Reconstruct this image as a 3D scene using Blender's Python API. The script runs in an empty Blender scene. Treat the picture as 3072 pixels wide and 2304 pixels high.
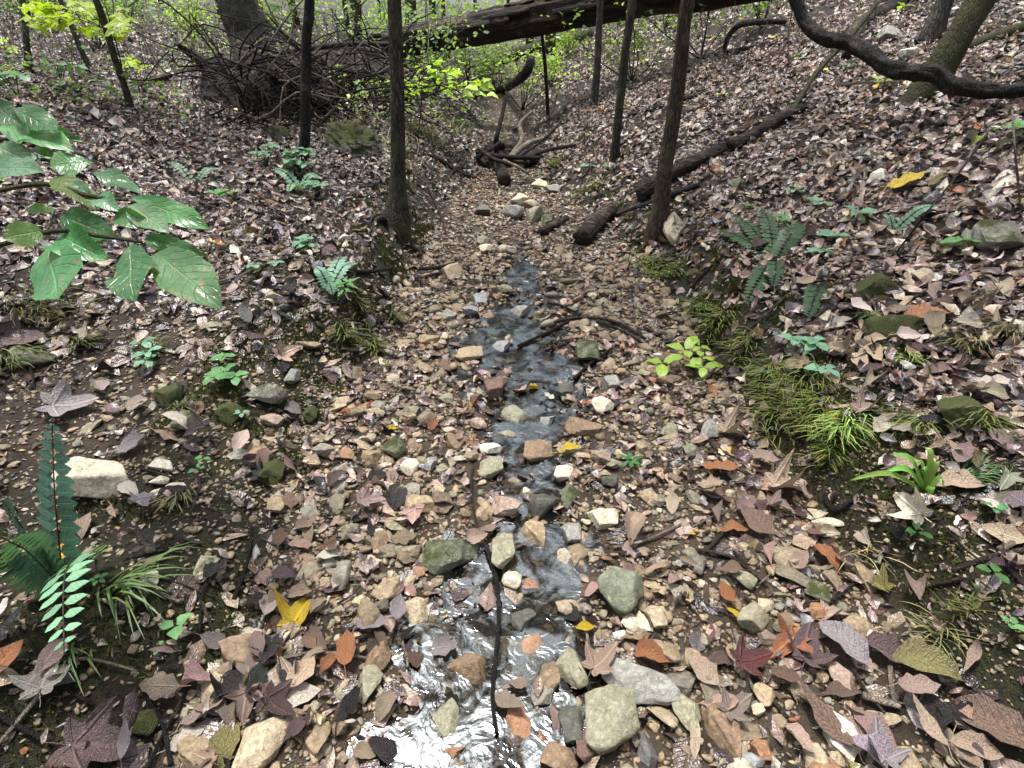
import bpy, math
import numpy as np
from mathutils import Vector, Matrix

# ------------------------------------------------------------------ camera, sky, sun, exposure
SC = bpy.context.scene
COL = SC.collection
CAMH, PITCH, FPX = 1.5, math.radians(30.0), 560.0
cam_d = bpy.data.cameras.new('camera'); cam = bpy.data.objects.new('camera', cam_d); COL.objects.link(cam)
cam.location = (0, 0, CAMH); cam.rotation_euler = (math.radians(90) - PITCH, 0, 0)
cam_d.sensor_width = 36.0; cam_d.lens = 36.0 * FPX / 1024.0
cam_d.clip_start = 0.02; cam_d.clip_end = 500
SC.camera = cam
SUN_EL, SUN_AZ = math.radians(76), math.radians(-40)      # bright opening in the canopy above the creek
w = bpy.data.worlds.new('World'); SC.world = w; w.use_nodes = True
nt = w.node_tree; nt.nodes.clear()
sky = nt.nodes.new('ShaderNodeTexSky'); sky.sky_type = 'NISHITA'; sky.sun_disc = False
sky.sun_elevation = SUN_EL; sky.sun_rotation = SUN_AZ
sky.air_density = 1.0; sky.dust_density = 6.0; sky.ozone_density = 1.0
hsv = nt.nodes.new('ShaderNodeHueSaturation'); hsv.inputs['Saturation'].default_value = 0.60   # overcast: nearly grey sky
bg = nt.nodes.new('ShaderNodeBackground'); bg.inputs['Strength'].default_value = 0.065
wo = nt.nodes.new('ShaderNodeOutputWorld')
nt.links.new(sky.outputs[0], hsv.inputs['Color']); nt.links.new(hsv.outputs[0], bg.inputs[0]); nt.links.new(bg.outputs[0], wo.inputs[0])
sun_d = bpy.data.lights.new('sun', 'SUN'); sun_d.energy = 1.5; sun_d.angle = math.radians(10); sun_d.color = (1.0, 0.99, 0.98)
sun = bpy.data.objects.new('sun', sun_d); COL.objects.link(sun); sun.location = (0, 0, 20)
sdir = Vector((math.sin(SUN_AZ) * math.cos(SUN_EL), math.cos(SUN_AZ) * math.cos(SUN_EL), math.sin(SUN_EL)))
sun.rotation_euler = sdir.to_track_quat('Z', 'Y').to_euler()
vs = SC.view_settings; vs.view_transform = 'Standard'; vs.look = 'None'; vs.gamma = 1.0; vs.use_curve_mapping = False
vs.exposure = 1.82
SC.render.engine = 'CYCLES'
SC.cycles.use_denoising = True
SC.cycles.max_bounces = 6; SC.cycles.diffuse_bounces = 3; SC.cycles.glossy_bounces = 3
SC.cycles.transmission_bounces = 4; SC.cycles.transparent_max_bounces = 8
SC.cycles.caustics_reflective = False; SC.cycles.caustics_refractive = False

R = np.random.default_rng(11)

# ------------------------------------------------------------------ noise, terrain function
def _hash(ix, iy, seed):
    n = (ix.astype(np.int64) * 374761393 + iy.astype(np.int64) * 668265263 + seed * 974711) & 0xffffffff
    n = ((n ^ (n >> 13)) * 1274126177) & 0xffffffff
    n = n ^ (n >> 16)
    return (n & 0xffff) / 65535.0
def vnoise(x, y, seed=0):
    x = np.asarray(x, float); y = np.asarray(y, float)
    ix = np.floor(x); iy = np.floor(y); fx = x - ix; fy = y - iy
    fx = fx * fx * (3 - 2 * fx); fy = fy * fy * (3 - 2 * fy)
    a = _hash(ix, iy, seed); b = _hash(ix + 1, iy, seed); c = _hash(ix, iy + 1, seed); d = _hash(ix + 1, iy + 1, seed)
    return (a + (b - a) * fx + (c - a) * fy + (a - b - c + d) * fx * fy) * 2 - 1
def fbm(x, y, seed=0, o=3):
    s = 0; a = 1.0
    for k in range(o):
        s = s + a * vnoise(x * 2 ** k, y * 2 ** k, seed + k * 17); a *= 0.5
    return s
def sstep(a, b, x):
    t = np.clip((x - a) / (b - a), 0, 1); return t * t * (3 - 2 * t)

YL = np.array([-2, 0.71, .89, 1.18, 1.62, 1.99, 2.39, 3.06, 3.86, 4.92, 6.6, 8.0, 12, 60])
XL = np.array([-.95, -.87, -.80, -.76, -.82, -.88, -.86, -.78, -.77, -.75, -.57, -.42, -.5, -.5])
YR = np.array([-2, 0.71, 1.04, 1.33, 1.92, 2.44, 3.13, 4.4, 5.56, 6.84, 8.0, 12, 60])
XR = np.array([1.25, 1.18, 1.17, 1.12, 1.12, 1.10, 1.07, 1.0, .76, .44, .30, .3, .3])
def edges(x, y):
    wob = 0.09 * vnoise(y * 1.7, y * 0 + 3.3, 5) + 0.04 * vnoise(y * 5, y * 0 + 1.3, 6)
    return np.interp(y, YL, XL) + wob - x, x - np.interp(y, YR, XR) + wob      # dL, dR (positive = outside the bed)
def zbed(y):
    y = np.asarray(y, float)
    return np.where(y < 7, 0.035 * y, 0.245 + 0.085 * (y - 7))
def water_w(y):
    return np.interp(y, [-1, .6, 1.3, 1.5, 1.8, 2.1, 2.5, 3.1, 3.5, 4.0, 4.7, 60], [.40, .39, .30, .18, .16, .26, .46, .38, .18, .13, 0, 0])
def water_c(y):
    return np.interp(y, [0, .7, 1.0, 1.4, 1.9, 2.3, 2.8, 3.3, 4.5], [-.03, -.04, -.03, 0.03, 0.02, .03, .10, .06, .08])
def H(x, y):
    x = np.asarray(x, float); y = np.asarray(y, float)
    dL, dR = edges(x, y)
    z = zbed(y)
    bR = np.interp(y, [0, 1, 3, 5, 8, 12, 30], [.18, .20, .26, .28, .30, .2, .05])
    bL = np.interp(y, [0, 1.2, 2.2, 2.9, 4.8, 8, 12, 30], [.10, .10, .16, .34, .34, .34, .2, .05])
    z = z + bR * sstep(-.03, np.interp(y, [0, 2.5, 4, 7], [.15, .18, .5, .9]), dR) + 0.34 * np.clip(dR - .05, 0, None) * (1 + .10 * vnoise(x * .3, y * .3, 8))
    z = z + bL * sstep(-.06, np.interp(y, [0, 2, 3, 4.5, 7], [.40, .34, .18, .30, .9]), dL) + np.interp(y, [0, 2, 5, 9, 30], [.10, .12, .15, .145, .06]) * np.clip(dL - .08, 0, None)
    out = sstep(-.05, .35, np.maximum(dL, dR))
    z = z + out * (0.06 * fbm(x * 1.1, y * 1.1, 21) + 0.030 * fbm(x * 3.7, y * 3.7, 31))
    z = z + 0.010 * vnoise(x * 9, y * 9, 41) + 0.006 * vnoise(x * 23, y * 23, 42)
    ww = water_w(y) * (1 + .45 * vnoise(x * 3.1, y * 3.1, 71)); dw = np.abs(x - water_c(y) - .06 * vnoise(y * 2.3, y * 0 + .5, 72)) / np.maximum(ww, 1e-3)
    z = z - np.where(ww > .01, 0.040 * np.clip(1 - dw * dw, 0, 1), 0) + np.where((ww > .01) & (dw < 1.3), .020 * fbm(x * 7, y * 7, 73, 2), 0)
    z = z + (1 - out) * 0.035 * np.clip((np.abs(x - .05) - .35) / .8, 0, 1)
    return z
_gx, _gy, _gs = -9.0, 0.0, .02
_GX, _GY = np.meshgrid(_gx + _gs * np.arange(900), _gy + _gs * np.arange(800)); _GZ = H(_GX.ravel(), _GY.ravel()).reshape(_GX.shape).tolist()
def h1(x, y):
    a, b = (x - _gx) / _gs, (y - _gy) / _gs; i, j = int(a), int(b)
    if a < 0 or b < 0 or i >= 898 or j >= 798: return float(H(np.array([x]), np.array([y]))[0])
    a -= i; b -= j; p, q = _GZ[j], _GZ[j + 1]
    return (p[i] * (1 - a) + p[i + 1] * a) * (1 - b) + (q[i] * (1 - a) + q[i + 1] * a) * b
def nrm(x, y, e=.06):
    zx = (H(x + e, y) - H(x - e, y)) / (2 * e); zy = (H(x, y + e) - H(x, y - e)) / (2 * e)
    n = np.stack([-zx, -zy, np.ones_like(zx)], -1)
    return n / np.linalg.norm(n, axis=-1, keepdims=True)

CP, SP = math.cos(PITCH), math.sin(PITCH)
def ray(px, py):
    u = (px - 512) / FPX; v = (384 - py) / FPX
    return np.array([u, CP + v * SP, -SP + v * CP])
_T = np.concatenate([np.arange(.5, 6, .01), np.arange(6, 60, .04)])
def hit(px, py):
    """where the line of sight of that pixel meets the terrain; returns point and camera-axis depth"""
    d = ray(px, py)
    zz = CAMH + _T * d[2] - H(_T * d[0], _T * d[1])
    k = np.argmax(zz < 0)
    if zz[k] >= 0: k = len(_T) - 1
    t0, t1 = _T[max(k - 1, 0)], _T[k]
    for _ in range(12):
        t = (t0 + t1) / 2
        if CAMH + t * d[2] - h1(t * d[0], t * d[1]) < 0: t1 = t
        else: t0 = t
    p = d * t1; p[2] += CAMH
    return Vector(p), float(t1)
def atd(px, py, depth):
    d = ray(px, py) * depth; return Vector((d[0], d[1], d[2] + CAMH))

# ------------------------------------------------------------------ mesh helpers
def mk(name, V, faces, col=None, luv=None, smooth=True, mats=()):
    """faces: one array or list of arrays (n,3)/(n,4)"""
    if not isinstance(faces, list): faces = [faces]
    V = np.asarray(V, np.float32).reshape(-1, 3)
    me = bpy.data.meshes.new(name)
    idx = np.concatenate([np.asarray(f, np.int32).ravel() for f in faces])
    tot = np.concatenate([np.full(len(f), np.asarray(f).shape[1], np.int32) for f in faces])
    me.vertices.add(len(V)); me.vertices.foreach_set('co', V.ravel())
    me.loops.add(len(idx)); me.loops.foreach_set('vertex_index', idx)
    me.polygons.add(len(tot)); me.polygons.foreach_set('loop_start', np.concatenate([[0], np.cumsum(tot)[:-1]]).astype(np.int32))
    if smooth: me.polygons.foreach_set('use_smooth', np.ones(len(tot), bool))
    me.update(calc_edges=True)
    if col is not None:
        a = me.attributes.new('col', 'FLOAT_COLOR', 'POINT')
        c = np.ones((len(V), 4), np.float32); c[:, :3] = col; a.data.foreach_set('color', c.ravel())
    if luv is not None:
        a = me.attributes.new('luv', 'FLOAT_VECTOR', 'POINT'); a.data.foreach_set('vector', np.asarray(luv, np.float32).ravel())
    for m in mats: me.materials.append(m)
    return me
def ob(name, me, parent=None, loc=None, rot=None, color=None):
    o = bpy.data.objects.new(name, me); COL.objects.link(o)
    if parent is not None: o.parent = parent
    if loc is not None: o.location = loc
    if rot is not None: o.rotation_euler = rot
    if color is not None: o.color = (*color, 1)
    return o
def empty(name, loc):
    o = bpy.data.objects.new(name, None); COL.objects.link(o); o.location = loc; o.empty_display_size = .05; return o
def tag(o, label=None, cat=None, group=None, kind=None):
    if label: o['label'] = label
    if cat: o['category'] = cat
    if group: o['group'] = group
    if kind: o['kind'] = kind
    return o
def cat_(parts):
    """join [(V, F)] lists of the same face width"""
    Vs, Fs, n = [], [], 0
    for V, F in parts:
        Vs.append(V); Fs.append(np.asarray(F) + n); n += len(V)
    return np.concatenate(Vs), np.concatenate(Fs)
def smooth_path(P, n):
    P = np.asarray(P, float); m = len(P)
    if m == 2:
        t = np.linspace(0, 1, n)[:, None]; return P[0] * (1 - t) + P[1] * t
    t = np.linspace(0, m - 1, n); out = []
    for q in t:
        i = min(int(q), m - 2); f = q - i
        p0, p1, p2, p3 = P[max(i - 1, 0)], P[i], P[i + 1], P[min(i + 2, m - 1)]
        out.append(0.5 * (2 * p1 + (p2 - p0) * f + (2 * p0 - 5 * p1 + 4 * p2 - p3) * f * f + (3 * p1 - p0 - 3 * p2 + p3) * f ** 3))
    return np.array(out)
def tube(P, r, seg=8, rough=0.0, seed=0, ridges=0, cap=True):
    """tube along points P with radii r; quads (+ cap as degenerate-free fans in quads)"""
    P = np.asarray(P, float); n = len(P); r = np.broadcast_to(np.asarray(r, float), (n,))
    T = np.gradient(P, axis=0); T /= np.linalg.norm(T, axis=1, keepdims=True) + 1e-9
    a = np.array([0, 0, 1.0]) if abs(T[0][2]) < .9 else np.array([1.0, 0, 0])
    N = np.cross(T[0], a); N /= np.linalg.norm(N); Ns = [N]
    for i in range(1, n):
        N = Ns[-1] - T[i] * np.dot(Ns[-1], T[i]); N /= np.linalg.norm(N) + 1e-9; Ns.append(N)
    Ns = np.array(Ns); B = np.cross(T, Ns)
    th = np.linspace(0, 2 * np.pi, seg, endpoint=False)
    rr = r[:, None] * np.ones(seg)
    if rough:
        s = np.concatenate([[0], np.cumsum(np.linalg.norm(np.diff(P, axis=0), axis=1))]) / max(r.max(), 1e-4)
        rr = rr * (1 + rough * fbm(s[:, None] * .45 + 0 * th, np.cos(th)[None] * 2 + np.sin(th)[None] * 3.3 + 0 * s[:, None], seed, 3))
        if ridges: rr = rr * (1 + rough * .5 * np.sign(np.sin(th * ridges + 2 * vnoise(s * .5, s * 0, seed + 3)[:, None])))
    V = P[:, None, :] + rr[..., None] * (np.cos(th)[None, :, None] * Ns[:, None, :] + np.sin(th)[None, :, None] * B[:, None, :])
    V = V.reshape(-1, 3)
    i = np.arange(n - 1)[:, None] * seg; j = np.arange(seg)[None, :]; k = (j + 1) % seg
    F = np.stack([i + j, i + k, i + seg + k, i + seg + j], -1).reshape(-1, 4)
    if cap:
        V = np.concatenate([V, P[:1], P[-1:]]); c0, c1 = n * seg, n * seg + 1
        j = np.arange(0, seg, 2)
        F0 = np.stack([np.full_like(j, c0), (j + 2) % seg, (j + 1) % seg, j], -1)
        e = (n - 1) * seg
        F1 = np.stack([np.full_like(j, c1), e + j, e + (j + 1) % seg, e + (j + 2) % seg], -1)
        F = np.concatenate([F, F0, F1])
    return V, F
def ico(sub):
    t = (1 + 5 ** .5) / 2
    V = [(-1, t, 0), (1, t, 0), (-1, -t, 0), (1, -t, 0), (0, -1, t), (0, 1, t), (0, -1, -t), (0, 1, -t), (t, 0, -1), (t, 0, 1), (-t, 0, -1), (-t, 0, 1)]
    F = [(0, 11, 5), (0, 5, 1), (0, 1, 7), (0, 7, 10), (0, 10, 11), (1, 5, 9), (5, 11, 4), (11, 10, 2), (10, 7, 6), (7, 1, 8), (3, 9, 4), (3, 4, 2), (3, 2, 6), (3, 6, 8), (3, 8, 9), (4, 9, 5), (2, 4, 11), (6, 2, 10), (8, 6, 7), (9, 8, 1)]
    V = [np.array(v) / np.linalg.norm(v) for v in V]
    for _ in range(sub):
        cache = {}; NF = []
        def mid(a, b):
            k = (min(a, b), max(a, b))
            if k not in cache:
                m = V[a] + V[b]; V.append(m / np.linalg.norm(m)); cache[k] = len(V) - 1
            return cache[k]
        for a, b, c in F:
            ab, bc, ca = mid(a, b), mid(b, c), mid(c, a)
            NF += [(a, ab, ca), (b, bc, ab), (c, ca, bc), (ab, bc, ca)]
        F = NF
    return np.array(V), np.array(F)
def rock_shape(V, rng, cuts=9, lo=.55, hi=.9, rough=.03):
    """unit sphere points cut by random planes into an angular stone"""
    V = V.copy()
    for _ in range(cuts):
        n = rng.normal(size=3); n /= np.linalg.norm(n); d = rng.uniform(lo, hi)
        s = V @ n; over = np.clip(s - d, 0, None)
        V -= over[:, None] * n * .97
    if rough:
        nn = fbm(V[:, 0] * 2.5 + V[:, 2] * 1.7, V[:, 1] * 2.5 - V[:, 2] * 2.1, int(rng.integers(1000)), 5)
        V *= (1 + rough * nn)[:, None]
    ext = (V.max(0) - V.min(0)) / 2; V = (V - (V.max(0) + V.min(0)) / 2) / ext
    return V

# ------------------------------------------------------------------ materials
def mat(name):
    m = bpy.data.materials.new(name); m.use_nodes = True; t = m.node_tree; t.nodes.clear()
    o = t.nodes.new('ShaderNodeOutputMaterial')
    return m, t, o
class G:
    def __init__(s, t): s.t = t
    def n(s, typ, **k):
        x = s.t.nodes.new('ShaderNode' + typ)
        for a, v in k.items(): setattr(x, a, v)
        return x
    def l(s, a, b): s.t.links.new(a, b)
    def val(s, sock, v):
        if hasattr(v, 'links') or isinstance(v, bpy.types.NodeSocket): s.l(v, sock)
        else: sock.default_value = v
    def noise(s, scale, vec=None, detail=4, rough=.6, dist=0):
        x = s.n('TexNoise'); x.inputs['Scale'].default_value = scale; x.inputs['Detail'].default_value = detail
        x.inputs['Roughness'].default_value = rough; x.inputs['Distortion'].default_value = dist
        if vec is not None: s.l(vec, x.inputs['Vector'])
        return x.outputs['Fac']
    def voro(s, scale, vec=None, feat='F1', out='Distance'):
        x = s.n('TexVoronoi', feature=feat); x.inputs['Scale'].default_value = scale
        if vec is not None: s.l(vec, x.inputs['Vector'])
        return x.outputs[out]
    def ramp(s, fac, stops):
        x = s.n('ValToRGB'); e = x.color_ramp.elements
        while len(e) < len(stops): e.new(.5)
        for k, (p, c) in enumerate(stops):
            e[k].position = p; e[k].color = (*c, 1) if not isinstance(c, (int, float)) else (c, c, c, 1)
        s.l(fac, x.inputs[0]); return x.outputs[0]
    def mix(s, f, a, b, typ='MIX'):
        x = s.n('MixRGB', blend_type=typ); s.val(x.inputs[0], f)
        for i, v in ((1, a), (2, b)):
            if isinstance(v, tuple): x.inputs[i].default_value = (*v, 1)
            elif isinstance(v, float): x.inputs[i].default_value = (v, v, v, 1)
            else: s.val(x.inputs[i], v)
        return x.outputs[0]
    def math(s, op, a, b=0.0, c=0.0):
        x = s.n('Math', operation=op); s.val(x.inputs[0], a); s.val(x.inputs[1], b); s.val(x.inputs[2], c); return x.outputs[0]
    def mapr(s, v, a, b, c=0., d=1.):
        x = s.n('MapRange'); s.l(v, x.inputs[0])
        for i, q in enumerate((a, b, c, d)): x.inputs[i + 1].default_value = q
        return x.outputs[0]
    def attr(s, name, typ='GEOMETRY', out='Color'):
        x = s.n('Attribute', attribute_type=typ, attribute_name=name); return x.outputs[out]
    def coord(s, out='Object'): return s.n('TexCoord').outputs[out]
    def bump(s, hgt, strength=.5, dist=.01, nrm=None):
        x = s.n('Bump'); x.inputs['Strength'].default_value = strength; x.inputs['Distance'].default_value = dist
        s.l(hgt, x.inputs['Height'])
        if nrm is not None: s.l(nrm, x.inputs['Normal'])
        return x.outputs[0]
    def pbsdf(s, col, rough=.6, spec=.5, normal=None, **k):
        x = s.n('BsdfPrincipled')
        if isinstance(col, tuple): x.inputs['Base Color'].default_value = (*col, 1)
        else: s.l(col, x.inputs['Base Color'])
        s.val(x.inputs['Roughness'], rough); s.val(x.inputs['Specular IOR Level'], spec)
        if normal is not None: s.l(normal, x.inputs['Normal'])
        return x

def m_ground():
    m, t, o = mat('forest_soil'); g = G(t)
    P = g.n('NewGeometry').outputs['Position']
    z = g.n('SeparateColor'); g.l(g.attr('col'), z.inputs[0])
    n1 = g.noise(7, P, 6, .65); n2 = g.noise(55, P, 4, .7); n3 = g.noise(260, P, 3, .7)
    soil = g.mix(g.mapr(n2, .3, .7), (.008, .006, .005), (.050, .034, .025))
    litter = g.mix(g.mapr(n2, .35, .65), (.010, .007, .006), (.060, .042, .034))
    sand = g.mix(g.mapr(n3, .3, .7), (.045, .032, .022), (.19, .14, .095))
    moss = g.mix(g.mapr(n3, .35, .65), (.006, .008, .003), (.075, .085, .022))
    moss = g.mix(g.mapr(n2, .45, .62), moss, (.012, .009, .007))
    c = g.mix(z.outputs[2], soil, litter)
    c = g.mix(g.math('MULTIPLY', z.outputs[1], g.mapr(n1, .3, .55)), c, sand)
    c = g.mix(g.math('MULTIPLY', z.outputs[0], g.mapr(n1, .38, .55)), c, moss)
    hgt = g.math('ADD', n2, g.math('MULTIPLY', n3, .6))
    b = g.pbsdf(c, g.mapr(n1, .3, .7, .45, .8), .35, g.bump(hgt, 1.0, .03))
    g.l(b.outputs[0], o.inputs[0]); return m

def leaf_veins(g, luv, n=9.0, k=.45):
    x = g.n('SeparateXYZ'); g.l(luv, x.inputs[0]); u, v = x.outputs[0], x.outputs[1]
    au = g.math('ABSOLUTE', u)
    midrib = g.mapr(au, 0.015, .07, 1, 0)
    f = g.math('FRACT', g.math('MULTIPLY', g.math('SUBTRACT', v, g.math('MULTIPLY', au, k * .5)), n))
    side = g.mapr(g.math('ABSOLUTE', g.math('SUBTRACT', f, .5)), .0, .10, 1, 0)
    return midrib, side, au, v
def m_deadleaf(name, objcol):
    m, t, o = mat(name); g = G(t)
    base = g.n('ObjectInfo').outputs['Color'] if objcol else g.attr('col')
    P = g.coord('Object'); luv = g.attr('luv', out='Vector')
    midrib, side, au, v = leaf_veins(g, luv)
    P2 = P
    if objcol:
        a = g.n('VectorMath', operation='ADD'); g.l(P, a.inputs[0]); r = g.n('ObjectInfo').outputs['Random']
        cx = g.n('CombineXYZ'); g.l(g.math('MULTIPLY', r, 37.), cx.inputs[0]); g.l(cx.outputs[0], a.inputs[1]); P2 = a.outputs[0]
    n1 = g.noise(28 if not objcol else 26, P2, 4, .65); n2 = g.noise(150, P2, 3, .6)
    c = g.mix(g.mapr(n1, .34, .68), base, g.mix(1.0, base, (.42, .36, .36), 'MULTIPLY'))
    c = g.mix(g.mapr(n2, .62, .70, 0, .7), c, (.022, .016, .014))
    c = g.mix(g.math('MULTIPLY', midrib, .55), c, g.mix(1.0, base, (1.35, 1.3, 1.2), 'MULTIPLY'))
    c = g.mix(g.math('MULTIPLY', side, .14), c, g.mix(1.0, base, (.5, .45, .42), 'MULTIPLY'))
    hgt = g.math('ADD', g.math('ADD', g.math('MULTIPLY', midrib, .8), g.math('MULTIPLY', side, .28)), g.math('MULTIPLY', n1, 1.4))
    b = g.pbsdf(c, g.mapr(n1, .3, .7, .15, .42), .75, g.bump(hgt, .8, .008))
    tr = g.n('BsdfTranslucent'); g.l(c, tr.inputs[0])
    mx = g.n('MixShader'); mx.inputs[0].default_value = .12; g.l(b.outputs[0], mx.inputs[1]); g.l(tr.outputs[0], mx.inputs[2])
    g.l(mx.outputs[0], o.inputs[0]); return m
def m_greenleaf(name, objcol=True, trans=.35, spots=False, rough=.32, n=9.):
    m, t, o = mat(name); g = G(t)
    base = g.n('ObjectInfo').outputs['Color'] if objcol else g.attr('col')
    P = g.coord('Object'); luv = g.attr('luv', out='Vector')
    midrib, side, au, v = leaf_veins(g, luv, n)
    n1 = g.noise(14, P, 3, .6)
    c = g.mix(g.mapr(n1, .3, .7), base, g.mix(1.0, base, (.62, .70, .55), 'MULTIPLY'))
    c = g.mix(g.math('MULTIPLY', midrib, .6), c, g.mix(1.0, base, (1.7, 1.5, 1.4), 'MULTIPLY'))
    c = g.mix(g.math('MULTIPLY', side, .28), c, g.mix(1.0, base, (.55, .6, .5), 'MULTIPLY'))
    if spots:
        sp = g.noise(18, P, 2, .5); c = g.mix(g.mapr(sp, .63, .67), c, (.34, .25, .12))
    hgt = g.math('ADD', g.math('MULTIPLY', midrib, -1.0), g.math('ADD', g.math('MULTIPLY', side, -.6), g.math('MULTIPLY', n1, .8)))
    b = g.pbsdf(c, rough, .5, g.bump(hgt, .5, .004))
    tr = g.n('BsdfTranslucent'); g.l(g.mix(1.0, c, (1.2, 1.25, .5), 'MULTIPLY'), tr.inputs[0])
    mx = g.n('MixShader'); mx.inputs[0].default_value = trans; g.l(b.outputs[0], mx.inputs[1]); g.l(tr.outputs[0], mx.inputs[2])
    g.l(mx.outputs[0], o.inputs[0]); return m
def m_stone(name, objcol, mossy=0.0):
    m, t, o = mat(name); g = G(t)
    base = g.n('ObjectInfo').outputs['Color'] if objcol else g.attr('col')
    P = g.n('NewGeometry').outputs['Position'] if objcol else g.coord('Object')
    n1 = g.noise(16, P, 5, .7); n2 = g.noise(70, P, 5, .75, .6); n3 = g.noise(300, P, 2, .6)
    c = g.mix(g.mapr(n1, .3, .7), g.mix(1.0, base, (.55, .52, .46), 'MULTIPLY'), base)
    c = g.mix(g.mapr(n2, .50, .66), c, g.mix(1.0, base, (1.35, 1.3, 1.2), 'MULTIPLY'))
    c = g.mix(g.mapr(n2, .45, .32, 0, .8), c, g.mix(1.0, base, (.28, .25, .2), 'MULTIPLY'))
    c = g.mix(g.mapr(n3, .62, .75, 0, .5), c, (.03, .028, .022))
    rough = g.mapr(n1, .3, .7, .32, .62)
    hgt = g.math('ADD', n2, g.math('MULTIPLY', n3, .35))
    if mossy:
        N = g.n('NewGeometry').outputs['Normal']; s = g.n('SeparateXYZ'); g.l(N, s.inputs[0])
        f = g.mapr(g.math('ADD', g.math('MULTIPLY', s.outputs[2], .35), n1), .75 - .5 * mossy, .95 - .5 * mossy)
        mc = g.mix(g.mapr(n3, .3, .7), (.018, .022, .005), (.10, .115, .022))
        c = g.mix(f, c, mc); rough = g.mix(f, rough, .9)
        hgt = g.math('ADD', hgt, g.math('MULTIPLY', g.math('MULTIPLY', n3, 2.2), f))
    b = g.pbsdf(c, rough, .5, g.bump(hgt, .8, .008))
    g.l(b.outputs[0], o.inputs[0]); return m
def m_bark(name, c0, c1, moss=0.0, scale=1.0, spec=.3, furrow=1.0):
    m, t, o = mat(name); g = G(t)
    P = g.n('NewGeometry').outputs['Position'] if False else g.coord('Object')
    mp = g.n('Mapping'); mp.inputs['Scale'].default_value = (1, 1, .18); g.l(P, mp.inputs[0]); Q = mp.outputs[0]
    n1 = g.noise(60 * scale, Q, 5, .65, .8); n2 = g.noise(9 * scale, P, 4, .6); n3 = g.noise(190 * scale, P, 3, .7)
    v = g.voro(55 * scale, Q, 'DISTANCE_TO_EDGE')
    f = g.math('MULTIPLY', g.mapr(n1, .35, .65), g.mapr(v, 0, .18))
    c = g.mix(f, c0, c1)
    c = g.mix(g.mapr(n2, .52, .66, 0, .6), c, tuple(min(1, q * 1.6 + .015) for q in c1))
    if moss:
        c = g.mix(g.math('MULTIPLY', g.mapr(n2, .62 - .35 * moss, .75 - .3 * moss), g.mapr(n3, .3, .55, .3, 1)), c, (.055, .062, .016))
    hgt = g.math('ADD', f, g.math('MULTIPLY', n3, .3))
    b = g.pbsdf(c, .75, spec, g.bump(hgt, 1.0, .014 * furrow))
    g.l(b.outputs[0], o.inputs[0]); return m
def m_log(name, c0, c1, c2, ax, scale=1.0):
    """weathered wood / loose bark whose grain runs along local axis ax"""
    m, t, o = mat(name); g = G(t); P = g.coord('Object')
    mp = g.n('Mapping'); s = [6., 6., 6.]; s[ax] = .8; mp.inputs['Scale'].default_value = tuple(q * scale for q in s); g.l(P, mp.inputs[0]); Q = mp.outputs[0]
    n1 = g.noise(3.2, Q, 6, .7, .7); n2 = g.noise(1.2 * scale, P, 5, .7); n3 = g.noise(14, Q, 4, .7)
    c = g.mix(g.mapr(n1, .38, .62), c0, c1)
    c = g.mix(g.mapr(n2, .55, .68), c, g.mix(g.mapr(n3, .35, .65), c1, c2))
    hgt = g.math('ADD', g.mapr(n1, .4, .55), g.math('MULTIPLY', n3, .6))
    b = g.pbsdf(c, .7, .3, g.bump(hgt, 1.0, .03))
    g.l(b.outputs[0], o.inputs[0]); return m
def m_grass(name, objcol=True):
    m, t, o = mat(name); g = G(t)
    base = g.n('ObjectInfo').outputs['Color'] if objcol else g.attr('col')
    c = g.mix(.8, base, g.attr('col'), 'MULTIPLY') if objcol else base
    b = g.pbsdf(c, .45, .4)
    tr = g.n('BsdfTranslucent'); g.l(c, tr.inputs[0]); mx = g.n('MixShader'); mx.inputs[0].default_value = .3
    g.l(b.outputs[0], mx.inputs[1]); g.l(tr.outputs[0], mx.inputs[2]); g.l(mx.outputs[0], o.inputs[0]); return m
def m_water():
    m, t, o = mat('creek_water'); g = G(t)
    P = g.n('NewGeometry').outputs['Position']
    n1 = g.noise(15, P, 2, .5, 2.0); n2 = g.noise(55, P, 1, .5, 1.0)
    hgt = g.math('ADD', n1, g.math('MULTIPLY', n2, .12))
    bn = g.bump(hgt, 1.0, .0042)
    tr = g.n('BsdfTransparent'); tr.inputs[0].default_value = (.46, .43, .35, 1)
    gl = g.n('BsdfGlossy'); gl.inputs['Roughness'].default_value = .04; gl.inputs['Color'].default_value = (.84, .93, 1, 1); g.l(bn, gl.inputs['Normal'])
    fr = g.n('Fresnel'); fr.inputs['IOR'].default_value = 1.33; g.l(bn, fr.inputs['Normal'])
    f = g.math('MULTIPLY_ADD', fr.outputs[0], .8, g.mapr(g.noise(8, P, 3, .6, 1.0), .42, .58, .01, .30))
    mx = g.n('MixShader'); g.l(f, mx.inputs[0]); g.l(tr.outputs[0], mx.inputs[1]); g.l(gl.outputs[0], mx.inputs[2])
    g.l(mx.outputs[0], o.inputs[0]); return m

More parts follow.
